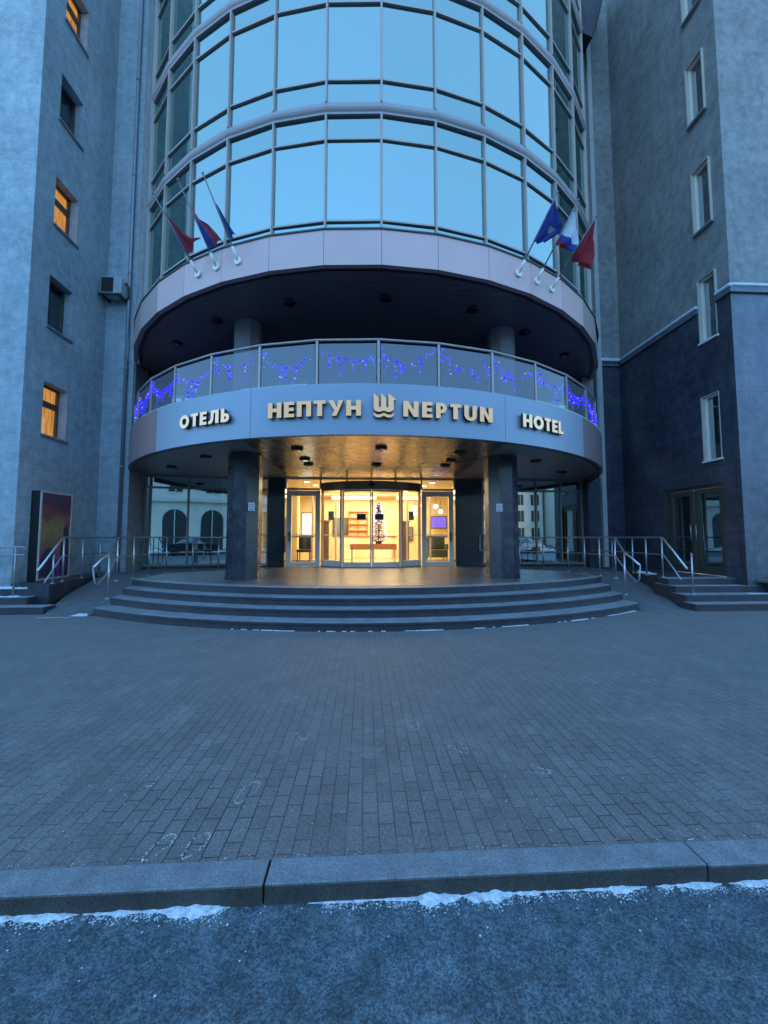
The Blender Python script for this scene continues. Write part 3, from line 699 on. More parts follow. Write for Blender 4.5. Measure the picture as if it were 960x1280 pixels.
for x,y,hw,z,h,_,lab in scr:
    m=MB(); m.box(x-hw/2,x+hw/2,y,y+.08,z,z+h*1.4,bev=.01); fr=m.build('wall_picture',M['wood_dark'],label=lab,cat='picture')
    m=MB(); m.quad((x-hw/2+.05,y-.006,z+.05),(x+hw/2-.05,y-.006,z+.05),(x+hw/2-.05,y-.006,z+h*1.4-.05),(x-hw/2+.05,y-.006,z+h*1.4-.05)); m.build('canvas',plain('picture_canvas',(.10,.13,.17),.4,0,.5,5),fr)
m=MB(); m.box(-2.92,-2.42,17.0,17.08,.85,2.55,bev=.01); sc_=m.build('lit_panel',M['wood_dark'],label='bright white lit panel seen through the left side door',cat='light panel')
m=MB(); m.quad((-2.88,16.99,.9),(-2.46,16.99,.9),(-2.46,16.99,2.5),(-2.88,16.99,2.5)); m.build('glowing_face',emit('white_panel_glow',(1,.93,.72),2.6),sc_)
m=MB(); m.box(2.95,3.75,18.6,18.66,1.9,2.5,bev=.01); sc_=m.build('wall_screen',M['black'],label='purple glowing wall screen seen through the right side door',cat='screen')
m=MB(); m.quad((2.99,18.59,1.94),(3.71,18.59,1.94),(3.71,18.59,2.46),(2.99,18.59,2.46)); m.build('screen_face',emit('purple_screen_glow',(.35,.2,1.0),1.1),sc_)
ac=empty('armchair',(2.85,16.4,ZP),'dark green armchair in the lobby seen through the right side door','armchair')
MA=plain('dark_green_fabric',(.04,.06,.05),.8)
m=MB(); m.box(2.45,3.25,16.1,16.9,.65,.98,bev=.05); m.build('seat',MA,ac)
m=MB(); m.box(2.45,3.25,16.75,16.95,.98,1.55,bev=.05); m.build('backrest',MA,ac)
for x in (2.4,3.18):
    m=MB(); m.box(x,x+.12,16.1,16.74,.98,1.2,bev=.03); m.build('armrest',MA,ac)
for x in (2.5,3.2):
    for y in (16.15,16.85):
        m=MB(); m.box(x-.025,x+.025,y-.025,y+.025,ZP,.65); m.build('leg',M['wood_dark'],ac)
pl=[(-2.5,14.8)]
TX,TY,TZ=.33,14.95,1.24
tr=empty('christmas_tree',(TX,TY,TZ),'slim christmas tree wrapped in violet and white lights inside the lobby','christmas tree')
m=MB(); m.lathe(TX,TY,[(.11,TZ),(.13,TZ+.10)],12); m.build('pot',M['wood_dark'],tr)
m=MB(); m.tube([(TX,TY,TZ+.05),(TX,TY,TZ+1.5)],.02,6); m.build('trunk',M['wood_dark'],tr)
MG=plain('artificial_fir_needles',(.05,.06,.06),.8)
m=MB()
for i in range(1700):
    z=random.random()**1.15; r=(.24*(1-z)+.07)*math.sqrt(random.random()); w_=random.random()*6.283
    c=Vector((TX+r*math.cos(w_),TY+r*math.sin(w_),TZ+.08+z*1.48)); dd=Vector((math.cos(w_),math.sin(w_),random.uniform(-.5,.3))).normalized()*.05; q=Vector((-math.sin(w_),math.cos(w_),random.uniform(-.4,.4)))*.014
    m.quad(c-dd-q,c+dd-q*.3,c+dd+q*.3,c-dd+q)
m.build('crown',MG,tr)
bm_=None
for i in range(78):
    z=(i+.5)/78; r=.25*(1-z)+.085; w_=i*2.399
    col=emit('white_tree_light',(.9,.75,1.0),5) if i==0 else None
    if i==0:
        EW=col; EV=emit('violet_tree_light',(.28,.16,1.0),5)
        m=MB(); m.lathe(TX,TY,[(.004,TZ-.02),(.02,TZ),(.004,TZ+.02)],6); b0=m.build('light_bulb',EW,tr); 
        m=MB(); m.lathe(TX,TY,[(.004,TZ-.02),(.02,TZ),(.004,TZ+.02)],6); b1=m.build('light_bulb',EV,tr)
        b0.location=(0,-.1,1.5); b1.location=(.1,-.25,.15)
    else: copy_of(b1 if i%5 in(0,2,3) else b0,tr,loc=(r*math.cos(w_),r*math.sin(w_),.10+z*1.45))

# ------------------------------------------------------------------ steps, ramps, side stairs
ent=empty('entrance_steps',(0,9.5,0),'four curved dark granite steps rising to the polished entrance platform','steps')
YS=16.25
def step_poly(R,xm,yb,z0,z1,name,mat,nose=.012):
    m=MB(); am=math.degrees(math.asin(xm/R)); pts=[]
    for a in frange(-am,am,64): pts.append((R*math.sin(R_(a)),YS-R*math.cos(R_(a))))
    outer=[(x,y) for x,y in pts]
    n=len(outer)
    vs=[]; 
    for x,y in outer: vs+=[(x,y+.02,z0),(x,y+.02,z1-.04),(x,y,z1-.038),(x,y,z1-.006),(x,y+.006,z1),(x,yb,z1),(x,yb,z0)]
    fs=[]
    for i in range(n-1):
        for k in range(6): fs.append((7*i+k,7*i+7+k,7*i+8+k,7*i+k+1))
    fs.append((0,1,2,3,4,5,6)); fs.append(tuple(7*(n-1)+k for k in (6,5,4,3,2,1,0)))
    m.add(vs,fs); return m.build(name,mat,ent)
def step_mat():
    t=NT('step_granite_pale_treads'); p=t.pos(); a=t.noise(p,90,3,.75); b=t.noise(p,3,6,.7)
    nz=t.N('ShaderNodeSeparateXYZ',{'Vector':t.N('ShaderNodeNewGeometry').outputs['Normal']}).outputs[2]
    c=t.mix((.020,.021,.028),(.062,.062,.074),t.ramp(a,[(.3,0.0),(.72,1.0)])); c=t.mix(c,t.mix((.6,.6,.6),(1.4,1.4,1.4),t.ramp(b,[(.3,0.0),(.7,1.0)])),.7,'MULTIPLY')
    s=t.N('ShaderNodeSeparateXYZ',{'Vector':p}).outputs
    ang=t.math('MULTIPLY',t.math('ARCTAN2',s[0],t.math('SUBTRACT',16.25,s[1])),10.0)
    fr=t.math('FRACT',t.math('ADD',t.math('MULTIPLY',ang,.62),t.math('MULTIPLY',t.math('FLOOR',t.math('MULTIPLY',s[2],7.0)),.37)))
    j=t.ramp(fr,[(.0,1.0),(.006,1.0),(.009,0.0)])
    c=t.mix(c,(.012,.012,.014),t.math('MULTIPLY',j,.8))
    tread_pale=t.math('MULTIPLY',t.ramp(nz,[(.6,0.0),(.9,1.0)]),t.ramp(t.noise(p,4,6,.75),[(.25,.35),(.65,.95)]))  # patchy paler tone on upward faces
    c=t.mix(c,(.42,.43,.44),t.math('MULTIPLY',tread_pale,.72))
    return t.done(t.bsdf(c,.5,0,t.bump(a,.12,.006),.4))
M['step']=step_mat()
for i,(R,xm) in enumerate(((10.0,5.38),(9.64,5.30),(9.33,5.28))):
    step_poly(R,xm,YS-R+3.2,[0,.14,.28][i]-(0 if i==0 else .004),[.14,.28,.42][i],'step',M['step'])
# platform: top step and floor
m=MB(); R=8.98; xm=5.36
am=math.degrees(math.asin(xm/R)); pts=[(R*math.sin(R_(a)),YS-R*math.cos(R_(a))) for a in frange(-am,am,64)]
loop=pts+[(5.36,10.55),(4.0,11.55),(4.0,12.62),(-4.0,12.62),(-4.0,11.55),(-5.36,10.55)]
def prism(m,loop,z0,z1,mi=0):
    n=len(loop); m.add([(x,y,z0) for x,y in loop]+[(x,y,z1) for x,y in loop],[tuple(range(n-1,-1,-1)),tuple(range(n,2*n))]+[(i,(i+1)%n,n+(i+1)%n,n+i) for i in range(n)],mi=mi)
prism(m,loop,.416,.548); m.build('platform_edge',M['step'],ent)
inner=[(R*.985*math.sin(R_(a)),YS-(R-.30)*math.cos(R_(a))) for a in frange(-am*.985,am*.985,64)]
loop2=inner+[(5.3,10.5),(3.96,11.5),(3.96,12.6),(-3.96,12.6),(-3.96,11.5),(-5.3,10.5)]
m=MB(); prism(m,loop2,.545,.5525); m.build('platform_floor',M['platform'],ent)
# doormat of warm stone before the doors is part of the floor sheen; ramps at both sides
def ramp(sgn,label):
    m=MB(); xi,xo=sgn*5.40,sgn*6.72
    xo0=sgn*6.3
    v=[(xi,7.72,.004),(xo0,7.85,.004),(sgn*6.75,9.0,.20),(sgn*6.98,10.6,.53),(sgn*6.98,12.55,.535),(sgn*4.0,12.55,.54),(sgn*4.0,11.58,.54),(xi,10.58,.53),(xi,9.0,.20)]
    m.add(v+[(x,y,-.05) for x,y,z in v],[(0,1,2,8),(8,2,3,7),(3,4,5,6,7)]+[(i,(i+1)%9,9+(i+1)%9,9+i) for i in range(9)])
    return m.build('ramp',M['ramp'],label=label,cat='ramp')
M['ramp']=plain('grey_ramp_stone',(.115,.115,.12),.7,0,.25,5)
ramp(-1,'narrow grey ramp left of the curved entrance steps'); ramp(1,'narrow grey ramp right of the curved entrance steps')

# left podium with its little stair along the wing
lp_=empty('side_stair',(-7.2,9,0),'low dark stair with snow on its landing below the left wing','stair')
m=MB(); 
loopL=[(-6.72,8.52),(-6.80,9.0),(-7.02,10.6),(-7.02,12.5),(-7.6,12.5),(-7.6,8.66),(-7.15,8.66),(-7.15,8.52)]
prism(m,loopL,0,.52); m.build('podium',M['granite_wall'],lp_)
m=MB(); m.box(-16,-6.40,7.98,8.3,0,.14,bev=.008); m.build('step',M['step'],lp_)
m=MB(); m.box(-16,-6.95,8.28,8.56,0,.28,bev=.008); m.build('step',M['step'],lp_)
m=MB(); m.box(-16,-7.16,8.54,8.72,0,.42,bev=.008); m.build('step',M['step'],lp_)
# right podium with the stair up to the side door
rp=empty('side_stair',(7.3,9,0),'dark straight stair climbing to the double door in the right wing','stair')
m=MB(); loopR=[(6.66,8.78),(8.2,8.78),(8.2,12.6),(7.0,12.6),(7.0,10.6),(6.80,9.6)]
prism(m,loopR,0,.55); m.build('podium',M['granite_wall'],rp)
for x0,y0,y1,z,x1 in ((6.42,7.62,7.95,.14,14),(6.47,7.92,8.3,.28,14),(6.52,8.24,8.9,.42,8.6)):
    m=MB(); m.box(x0,x1,y0,y1,-.02,z,bev=.008); m.build('step',M['step'],rp)
m=MB(); prism(m,[(6.56,8.5),(8.2,8.5),(8.2,8.9),(6.62,8.9)],0,.553); m.build('step',M['step'],rp)

# snow on treads and ledges near the steps
m=MB()
def patch(x0,x1,y0,y1,z,h=.02,f=9,th=.0,st=.03,seed=0):
    nx=max(2,int((x1-x0)/st)); ny=max(2,int((y1-y0)/st))
    def H(i,j):
        x=x0+(x1-x0)*i/nx; y=y0+(y1-y0)*j/ny
        e=min(i,nx-i,j,ny-j)/3
        return (x,y,z-.012+max(0,min(1,e)*(h*(1+.9*hn(x*f+seed,y*f))+.010+th)))
    for i in range(nx):
        for j in range(ny): m.add([H(i,j),H(i+1,j),H(i+1,j+1),H(i,j+1)],[(0,1,2,3)],True)
patch(-9.5,-7.18,8.545,8.67,.42,.05); patch(-8.6,-7.18,8.33,8.52,.28,.02,f=5)
patch(-6.30,-5.45,7.6,7.72,0,.012,f=5); patch(-5.75,-5.42,7.72,7.98,.02,.012,f=6)
patch(-9,-7.0,8.3,8.42,.28,.006,f=4)
patch(4.1,5.35,7.05,7.2,0,.004,f=7); patch(5.5,6.4,7.52,7.6,0,.006,f=7)
patch(7.9,8.6,7.94,8.2,.28,.006,f=7); patch(7.4,8.0,7.64,7.9,.14,.0,f=9)
patch(6.95,7.2,9.6,10.2,.55,.04)
for a0_,a1_,h_ in ((26,46,.016),(46,60,.03),(-46,-34,.012),(-20,-10,.010)):
    m.arc(0,CY,frange(a0_,a1_,18),[(RF-.005,4.211),(RF-.005,4.211+h_),(RF-.06,4.213+h_),(RF-.085,4.211)],smooth=False)
m.build('ledge_snow',M['snow'],kind='stuff')
m=MB()   # ragged snow line swept against the foot of the bottom step
am=31.5
for i in range(320):
    a0_=-am+2*am*i/320; a1_=a0_+2*am/320
    wv=max(0,.02+.05*hn(a0_*.35,2.2)+.03*hn(a0_*1.7,5)); 
    if a0_<-14: wv*=.6
    if a0_<20: wv*=.3
    if wv<.008: continue
    def Q(a,w,z): R=10.0-.02+w; return (R*math.sin(R_(a)),YS-R*math.cos(R_(a)),z)
    m.add([Q(a0_,0,.013),Q(a1_,0,.013),Q(a1_,wv,.002),Q(a0_,wv,.002)],[(0,1,2,3)],True)
m.build('step_snow',M['snow'],kind='stuff')

# ------------------------------------------------------------------ railings
def railing(name,label,posts,top,mid,extra=()):
    r=empty(name,posts[0][0],label,'railing','stainless railings beside the ramps')
    mm=MB(); mm.tube(top,.021,10); mm.build('handrail',M['steel'],r)
    for t in mid: mm=MB(); mm.tube(t,.015,8); mm.build('mid_rail',M['steel_dull'],r)
    for b,h in posts:
        mm=MB(); b=Vector(b); mm.tube([b,b+Vector((0,0,h-.06))],.018,8); mm.tube([b+Vector((0,0,h-.07)),b+Vector((0,0,h-.01))],.008,6); mm.lathe(b.x,b.y,[(.045,b.z),(.045,b.z+.012),(.02,b.z+.02)],12); mm.lathe(b.x,b.y,[(.024,b.z+h-.075),(.024,b.z+h-.055)],10)
        mm.build('post',M['steel'],r)
    return r
def inner(s,label):
    path=[(5.52,8.75),(5.52,9.35),(5.52,10.0),(5.42,10.65),(4.98,11.2),(4.35,11.40)]
    posts=[((s*x,y,.545),.935) for x,y in path]+[((s*5.24,8.03,.28),.90)]
    curve=[(5.52,8.75),(5.52,10.1),(5.50,10.5),(5.36,10.85),(5.1,11.12),(4.8,11.3),(4.35,11.40),(4.02,11.43)]
    top=[(s*5.14,7.42,.93),(s*5.24,8.03,1.18),(s*5.5,8.70,1.47)]+[(s*x,y,1.478) for x,y in curve]
    mid=[(s*x,y,1.06) for x,y in reversed(curve)]+[(s*5.44,8.55,1.0),(s*5.22,7.9,.74),(s*5.12,7.50,.60),(s*5.09,7.40,.66),(s*5.14,7.42,.93)]
    return railing('ramp_railing',label,posts,top,[mid])
inner(-1,'steel railing between the curved steps and the left ramp'); inner(1,'steel railing between the curved steps and the right ramp')
def outer(s,label,pts,zb,foot):
    posts=[((s*x,y,zb),1.48-zb) for x,y in pts]+foot
    x,y=pts[0]
    end=(s*(x-.22),y-.95,.82)
    top=[end,(s*x,y-.05,1.46)]+[(s*a,b,1.478) for a,b in pts]+[(s*pts[-1][0],12.0,1.478)]
    mid=[(s*(x-.36),y-.95,.60),(s*x,y-.05,1.07)]+[(s*a,b,1.08) for a,b in pts]+[(s*pts[-1][0],12.0,1.08)]
    return railing('ramp_railing',label,posts,top,[mid])
outer(-1,'steel railing on the podium edge beside the poster board at the left wing',[(6.78,8.95),(6.86,9.65),(6.95,10.4),(7.0,11.3)],.52,[((-6.68,8.55,.52),.62)])
outer(1,'steel railing at the top of the straight stair by the right wing door',[(6.72,8.85),(6.74,9.4),(6.82,10.0),(6.92,11.0)],.55,[((6.78,8.1,.28),.88)])
r=empty('wall_railing',(-7.3,8.3,.42),'short steel hand rail in front of the left wing at the picture edge','railing')
m=MB(); m.tube([(-9.5,8.4,1.28),(-7.16,8.4,1.28),(-7.10,8.4,1.24),(-7.10,8.4,1.15),(-7.16,8.4,1.12),(-9.5,8.4,1.12)],.018,8); m.build('handrail',M['steel_dull'],r)
for x in (-7.32,-8.4,-9.4):
    m=MB(); m.tube([(x,8.4,.27),(x,8.4,1.27)],.018,8); m.build('post',M['steel_dull'],r)
r=empty('bench',(8.9,8.1,.42),'narrow stone bench at the foot of the right wing beside the stair','bench')
m=MB(); m.box(8.38,10.2,7.98,8.27,.50,.555,bev=.008); m.build('seat',M['column_stone'],r)
for x in (8.62,10.0):
    m=MB(); m.box(x-.04,x+.04,8.0,8.24,.28,.50); m.build('leg',M['granite_wall'],r)

# ------------------------------------------------------------------ wings
def wall_x(X,sgn,y0,y1,z0,z1,ops,depth,mb,th=.4):
    """wall whose face lies at X looking towards sgn; ops=(ya,yb,za,zb)"""
    ys=sorted({y0,y1,*[o[0] for o in ops],*[o[1] for o in ops]}); zs=sorted({z0,z1,*[o[2] for o in ops if z0<o[2]<z1],*[o[3] for o in ops if z0<o[3]<z1]})
    for a,b in zip(ys[:-1],ys[1:]):
        for c,d in zip(zs[:-1],zs[1:]):
            if any(o[0]<=a+1e-6 and b<=o[1]+1e-6 and o[2]<=c+1e-6 and d<=o[3]+1e-6 for o in ops): continue
            mb.quad((X,a,c),(X,b,c),(X,b,d),(X,a,d))
    for ya,yb,za,zb in ops:
        za2,zb2=max(za,z0),min(zb,z1)
        if zb2<=za2: continue
        B=X-sgn*depth
        mb.quad((X,ya,za2),(B,ya,za2),(B,ya,zb2),(X,ya,zb2)); mb.quad((X,yb,za2),(B,yb,za2),(B,yb,zb2),(X,yb,zb2))
        if zb<=z1: mb.quad((X,ya,zb),(X,yb,zb),(B,yb,zb),(B,ya,zb))
        if za>=z0: mb.quad((X,ya,za),(X,yb,za),(B,yb,za),(B,ya,za))
HW=20.5
# left wing
lw=empty('hotel_wing',(-7.6,8.67,0),'pale stone wing on the left with small windows, some lit orange','building')
opsL=[(9.2,9.93,3.84,5.08),(9.2,9.93,6.39,7.63),(9.22,9.95,8.90,10.10),(9.22,9.95,11.56,12.76),(9.24,9.96,14.2,15.4),(9.24,9.96,16.9,18.1)]
m=MB(); wall_x(-7.6,1,8.67,11.22,0,HW,opsL,.30,m)
m.quad((-26,8.67,0),(-7.6,8.67,0),(-7.6,8.67,HW),(-26,8.67,HW)); m.quad((-7.6,8.67,HW),(-7.6,12.6,HW),(-26,12.6,HW),(-26,8.67,HW))
m.build('side_wall',M['stone_left'],lw,kind=None)
m=MB(); m.add([(-7.598,11.2,0),(-6.78,11.2,0),(-6.78,11.2,HW),(-7.598,11.2,HW),(-6.78,11.9,0),(-6.78,11.9,HW)],[(0,1,2,3),(1,4,5,2)])
m.build('corner_pilaster',M['stone_left'],lw)
m=MB(); m.tube([(-6.95,11.13,.55),(-6.95,11.13,HW)],.045,12)
for z in (1.2,3.4,6.2,9,12,15,18): m.tube([(-6.95,11.13,z),(-6.95,11.13,z+.05)],.056,12); m.box(-6.965,-6.935,11.13,11.21,z,z+.04)
m.build('downpipe',M['steel_dull'],lw)
def window_x(parent,X,sgn,op,mat,frame,bar=None,sill=True,fw=.05,snow=False,vbar=None,dp=.29):
    ya,yb,za,zb=op; B=X-sgn*dp; F=X-sgn*(dp-.09)
    m=MB(); lo,hi=min(B,F),max(B,F)
    m.box(lo,hi,ya,ya+fw,za,zb); m.box(lo,hi,yb-fw,yb,za,zb); m.box(lo+.002,hi-.002,ya+fw,yb-fw,za,za+fw); m.box(lo+.002,hi-.002,ya+fw,yb-fw,zb-fw,zb)
    if bar: m.box(lo+.004,hi-.004,ya+fw,yb-fw,bar-.07,bar+.07)
    if vbar: m.box(lo+.004,hi-.004,vbar-.04,vbar+.04,za+fw,zb-fw)
    w=m.build('window',frame,parent)
    m=MB(); x=(lo+hi)/2-sgn*.01; m.quad((x,ya+.02,za+.02),(x,yb-.02,za+.02),(x,yb-.02,zb-.02),(x,ya+.02,zb-.02)); m.build('pane',mat,w)
    if sill:
        m=MB(); m.box(min(F,X+sgn*.05),max(F,X+sgn*.05),ya-.04,yb+.04,za-.045,za+.004); m.build('sill',M['snow'] if snow else M['steel_dull'],w)
    return w
for i,o in enumerate(opsL):
    lit=i in (0,2,4)
    window_x(lw,-7.6,1,o,M['lit_window'] if lit else M['glass_dark'],M['alu_dark'],bar=(o[2]+.80 if i!=1 and i!=3 else None))
# right wing: granite below, render above
rw=empty('hotel_wing',(8.2,8.28,0),'grey wing on the right with dark granite base and narrow windows','building')
XR=8.2; BZ=7.22
opsR=[(8.72,9.18,3.36,4.96),(8.66,9.12,6.33,7.95),(8.66,9.14,9.2,10.85),(8.68,9.15,12.16,13.78),(8.68,9.15,15.1,16.7)]
doorop=(8.77,10.55,.552,2.78)
m=MB(); wall_x(XR,-1,8.28,12.25,0,BZ,[doorop]+opsR[:2],.22,m)
m.build('granite_base',M['granite_wall'],rw)
m=MB(); m.quad((XR,8.28,0),(26,8.28,0),(26,8.28,BZ),(XR,8.28,BZ)); m.build('front_base',M['granite_front_lit'],rw)
m=MB(); wall_x(XR+.05,-1,8.33,12.25,BZ,HW,[(8.66,9.12,6.33,7.95)]+opsR[2:],.22,m)
m.quad((XR+.05,8.33,BZ),(26,8.33,BZ),(26,8.33,HW),(XR+.05,8.33,HW)); m.quad((XR,8.3,HW),(XR,12.6,HW),(26,12.6,HW),(26,8.3,HW)); m.box(XR+.06,XR+.4,12.2,12.9,0,HW); m.build('upper_wall',M['stone_right'],rw)
m=MB()   # projecting band with snow on it, cut by the window
for ya,yb in ((8.22,8.64),(9.14,12.19)): m.box(XR-.06,XR+.06,ya,yb,BZ-.10,BZ+.03)
m.box(XR+.06,26,8.22,8.34,BZ-.10,BZ+.03); m.box(6.9,XR-.06,12.19,12.26,BZ-.10,BZ+.03); m.build('band',M['granite_front_lit'],rw)
m=MB()
for ya,yb in ((8.215,8.63),(9.15,12.19)): m.box(XR-.085,XR+.049,ya,yb,BZ+.03,BZ+.115,bev=.03)
m.box(XR+.0,26,8.195,8.329,BZ+.031,BZ+.11,bev=.03); m.box(7.5,XR-.06,12.1,12.23,BZ+.029,BZ+.15,bev=.04); m.build('band_snow',M['snow'],rw)
m=MB(); m.add([(XR+.02,12.245,0),(7.33,12.245,0),(7.33,12.245,BZ),(XR+.02,12.245,BZ),(7.33,12.9,0),(7.33,12.9,BZ)],[(0,1,2,3),(1,4,5,2)]); m.build('pilaster_base',M['granite_wall'],rw)
m=MB(); m.add([(XR+.07,12.24,BZ),(7.33,12.24,BZ),(7.33,12.24,HW),(XR+.07,12.24,HW),(7.33,12.9,BZ),(7.33,12.9,HW)],[(0,1,2,3),(1,4,5,2)]); m.build('corner_pilaster',M['stone_right'],rw)
m=MB(); m.box(7.40,7.54,12.12,12.24,.55,HW)
for z in (3,6,9,12,15): m.box(7.39,7.55,12.11,12.245,z,z+.03)
m.build('downpipe',M['stone_light_pipe'] if 'stone_light_pipe' in M else plain('pale_painted_pipe',(.42,.41,.40),.5),rw)
for i,o in enumerate(opsR):
    window_x(rw,XR,-1,o,M['glass_side'],M['alu_white'],snow=i<2,fw=.035,dp=.17)
    m=MB(); x0,x1=XR-.012,XR+.19; ya,yb,za,zb=o     # pale reveal lining
    m.box(x0,x1,ya-.012,ya+.004,za-.01,zb+.012); m.box(x0,x1,yb-.004,yb+.03,za-.01,zb+.012); m.box(x0+.002,x1-.002,ya+.004,yb-.004,zb-.004,zb+.01)
    m.build('window_surround',M['alu'],rw)
# double side door
ya,yb,za,zb=doorop; m=MB(); x0,x1=XR+.06,XR+.2
m.box(x0,x1,ya,ya+.06,za,zb); m.box(x0,x1,yb-.06,yb,za,zb); m.box(x0+.002,x1-.002,ya+.06,yb-.06,zb-.08,zb)
m.box(XR-.012,XR+.06,yb-.004,yb+.04,za,zb+.04)
dd=m.build('side_door',M['alu_dark'],rw)
mid=(ya+yb)/2
for a,b,h in ((ya+.065,mid-.03,mid-.10),(mid+.03,yb-.065,mid+.10)):
    m=MB(); xa,xb=x0+.02,x1-.03
    m.box(xa,xb,a,a+.11,za+.01,zb-.09,bev=.006); m.box(xa,xb,b-.11,b,za+.01,zb-.09,bev=.006); m.box(xa+.003,xb-.003,a+.11,b-.11,za+.01,za+.22); m.box(xa+.003,xb-.003,a+.11,b-.11,zb-.21,zb-.09)
    lf=m.build('door_leaf',M['door_bronze'] if 'door_bronze' in M else plain('olive_bronze_door',(.085,.088,.07),.4,.5),dd)
for a,b in ((ya+.17,mid-.13),(mid+.13,yb-.17)):
    m=MB(); m.quad((XR+.12,a,za+.2),(XR+.12,b,za+.2),(XR+.12,b,zb-.2),(XR+.12,a,zb-.2)); m.build('pane',M['glass_side'],dd)
for h in (mid-.08,mid+.08):
    m=MB(); m.tube([(XR+.08,h,1.4),(XR+.02,h,1.4),(XR+.02,h,1.8),(XR+.08,h,1.8)],.012,8); m.build('handle',M['steel'],dd)
# dark hood high in the gap between tower and right wing
m=MB(); v=[(6.62,11.5,17.5),(7.05,11.0,17.2),(7.30,11.3,17.75),(7.75,11.3,19.4),(6.5,11.3,19.4)]
m.add([(6.6,11.25,17.75),(6.98,11.1,17.35),(7.12,11.15,17.7),(7.6,11.15,19.6),(6.45,11.15,19.6)]+[(6.6,12.3,17.95),(6.98,12.3,17.6),(7.12,12.3,17.9),(7.6,12.3,19.6),(6.45,12.3,19.6)],[(0,1,2,3,4),(9,8,7,6,5)]+[(i,(i+1)%5,5+(i+1)%5,5+i) for i in range(5)])
m.build('roof_hood',M['black'],tower)

# ------------------------------------------------------------------ things fixed to the building
# air conditioner
ac=empty('air_conditioner',(-7.3,11.0,8.15),'white outdoor air conditioner unit on a bracket high in the left corner','air conditioner')
m=MB(); m.box(-7.56,-6.99,10.82,11.14,8.22,8.72,bev=.02); m.build('casing',plain('weathered_white_casing',(.40,.41,.41),.5),ac)
m=MB(); m.box(-7.52,-7.20,10.805,10.825,8.27,8.68)
m.build('fan_grille',M['black'],ac)
m=MB(); 
for x in (-7.5,-7.05): m.box(x-.02,x+.02,10.78,11.2,8.17,8.215)
m.box(-7.58,-6.97,10.78,10.82,8.165,8.22); m.build('bracket',M['coping'],ac)
m=MB(); m.tube([(-6.99,11.0,8.6),(-6.93,11.0,8.62),(-6.90,11.02,8.5),(-6.90,11.05,8.25),(-7.0,11.1,8.2)],.022,8); m.build('hose',M['black'],ac)
# poster board on the wing wall
def poster_mat():
    t=NT('poster_print'); p=t.pos(); s=t.N('ShaderNodeSeparateXYZ',{'Vector':p}).outputs
    n=t.noise(p,3.5,4,.6); n2=t.noise(p,9,3,.6)
    z=t.math('ADD',t.math('DIVIDE',t.math('SUBTRACT',s[2],.55),1.9),t.math('MULTIPLY_ADD',n,.5,-.25))
    c=t.ramp(z,[(0,(.20,.03,.20)),(.18,(.26,.04,.22)),(.30,(.30,.10,.16)),(.40,(.20,.12,.08)),(.55,(.27,.21,.07)),(.66,(.26,.17,.08)),(.76,(.20,.06,.07)),(.84,(.19,.03,.05)),(.90,(.10,.02,.07)),(1.0,(.05,.04,.11))])
    c=t.mix(c,t.mix((.5,.5,.5),(1.35,1.3,1.2),n2),.8,'MULTIPLY')
    return t.done(t.bsdf(c,.35,0,None,.5))
pb=empty('poster_board',(-7.5,9.5,.52),'tall poster board with a yellow and purple print leaning on the left wing wall','poster board')
m=MB(); m.box(-7.60,-7.40,9.04,9.98,.53,2.52,bev=.008); m.build('board',M['black'],pb)
m=MB(); X=-7.395
m.box(X-.01,X+.012,9.04,9.075,.53,2.52); m.box(X-.01,X+.012,9.945,9.98,.53,2.52); m.box(X-.009,X+.011,9.075,9.945,.53,.565); m.box(X-.009,X+.011,9.075,9.945,2.485,2.52); m.build('frame',M['alu'],pb)
m=MB(); m.quad((X+.002,9.07,.56),(X+.002,9.95,.56),(X+.002,9.95,2.49),(X+.002,9.07,2.49)); m.build('print',poster_mat(),pb)
m=MB()
def sil(pts): m.poly([(X+.004+.001*len(m.f),y,z) for y,z in pts])
sil([(9.1,.6),(9.12,1.0),(9.2,1.16),(9.28,1.24),(9.36,1.26),(9.44,1.2),(9.5,1.05),(9.58,.92),(9.6,.6)])
sil([(9.66,.6),(9.68,1.35),(9.74,1.5),(9.76,1.72),(9.82,1.80),(9.88,1.76),(9.9,1.5),(9.93,1.2),(9.93,.6)])
m.build('printed_figures',plain('dark_print_ink',(.035,.02,.06),.4),pb)
# stickers on the pillars
for x,lab in ((-2.70,'small white notice on the left granite pillar'),(2.82,'small white notice on the right granite pillar')):
    yy=9.05-.375*math.cos(R_(22.5))-.004
    s=empty('pillar_notice',(x,yy,2.15),lab,'notice')
    m=MB(); m.box(x-.07,x+.07,yy-.004,yy+.003,2.06,2.24); m.build('plate',plain('white_plate',(.62,.58,.60),.5),s)
    m=MB(); m.lathe(0,0,[(.045,-.001),(.045,.001)],20); m.lathe(0,0,[(.030,-.0012),(.030,.0012)],20,mi=1)
    for i,v in enumerate(m.v): m.v[i]=(x+v[0],yy-.0055-v[2],2.165+v[1])
    m.box(x-.04,x+.04,yy-.0062,yy-.0045,2.075,2.095,mi=0); m.build('ring_symbol',[plain('red_print',(.42,.10,.12),.5),plain('white_print',(.6,.57,.58),.5)],s)
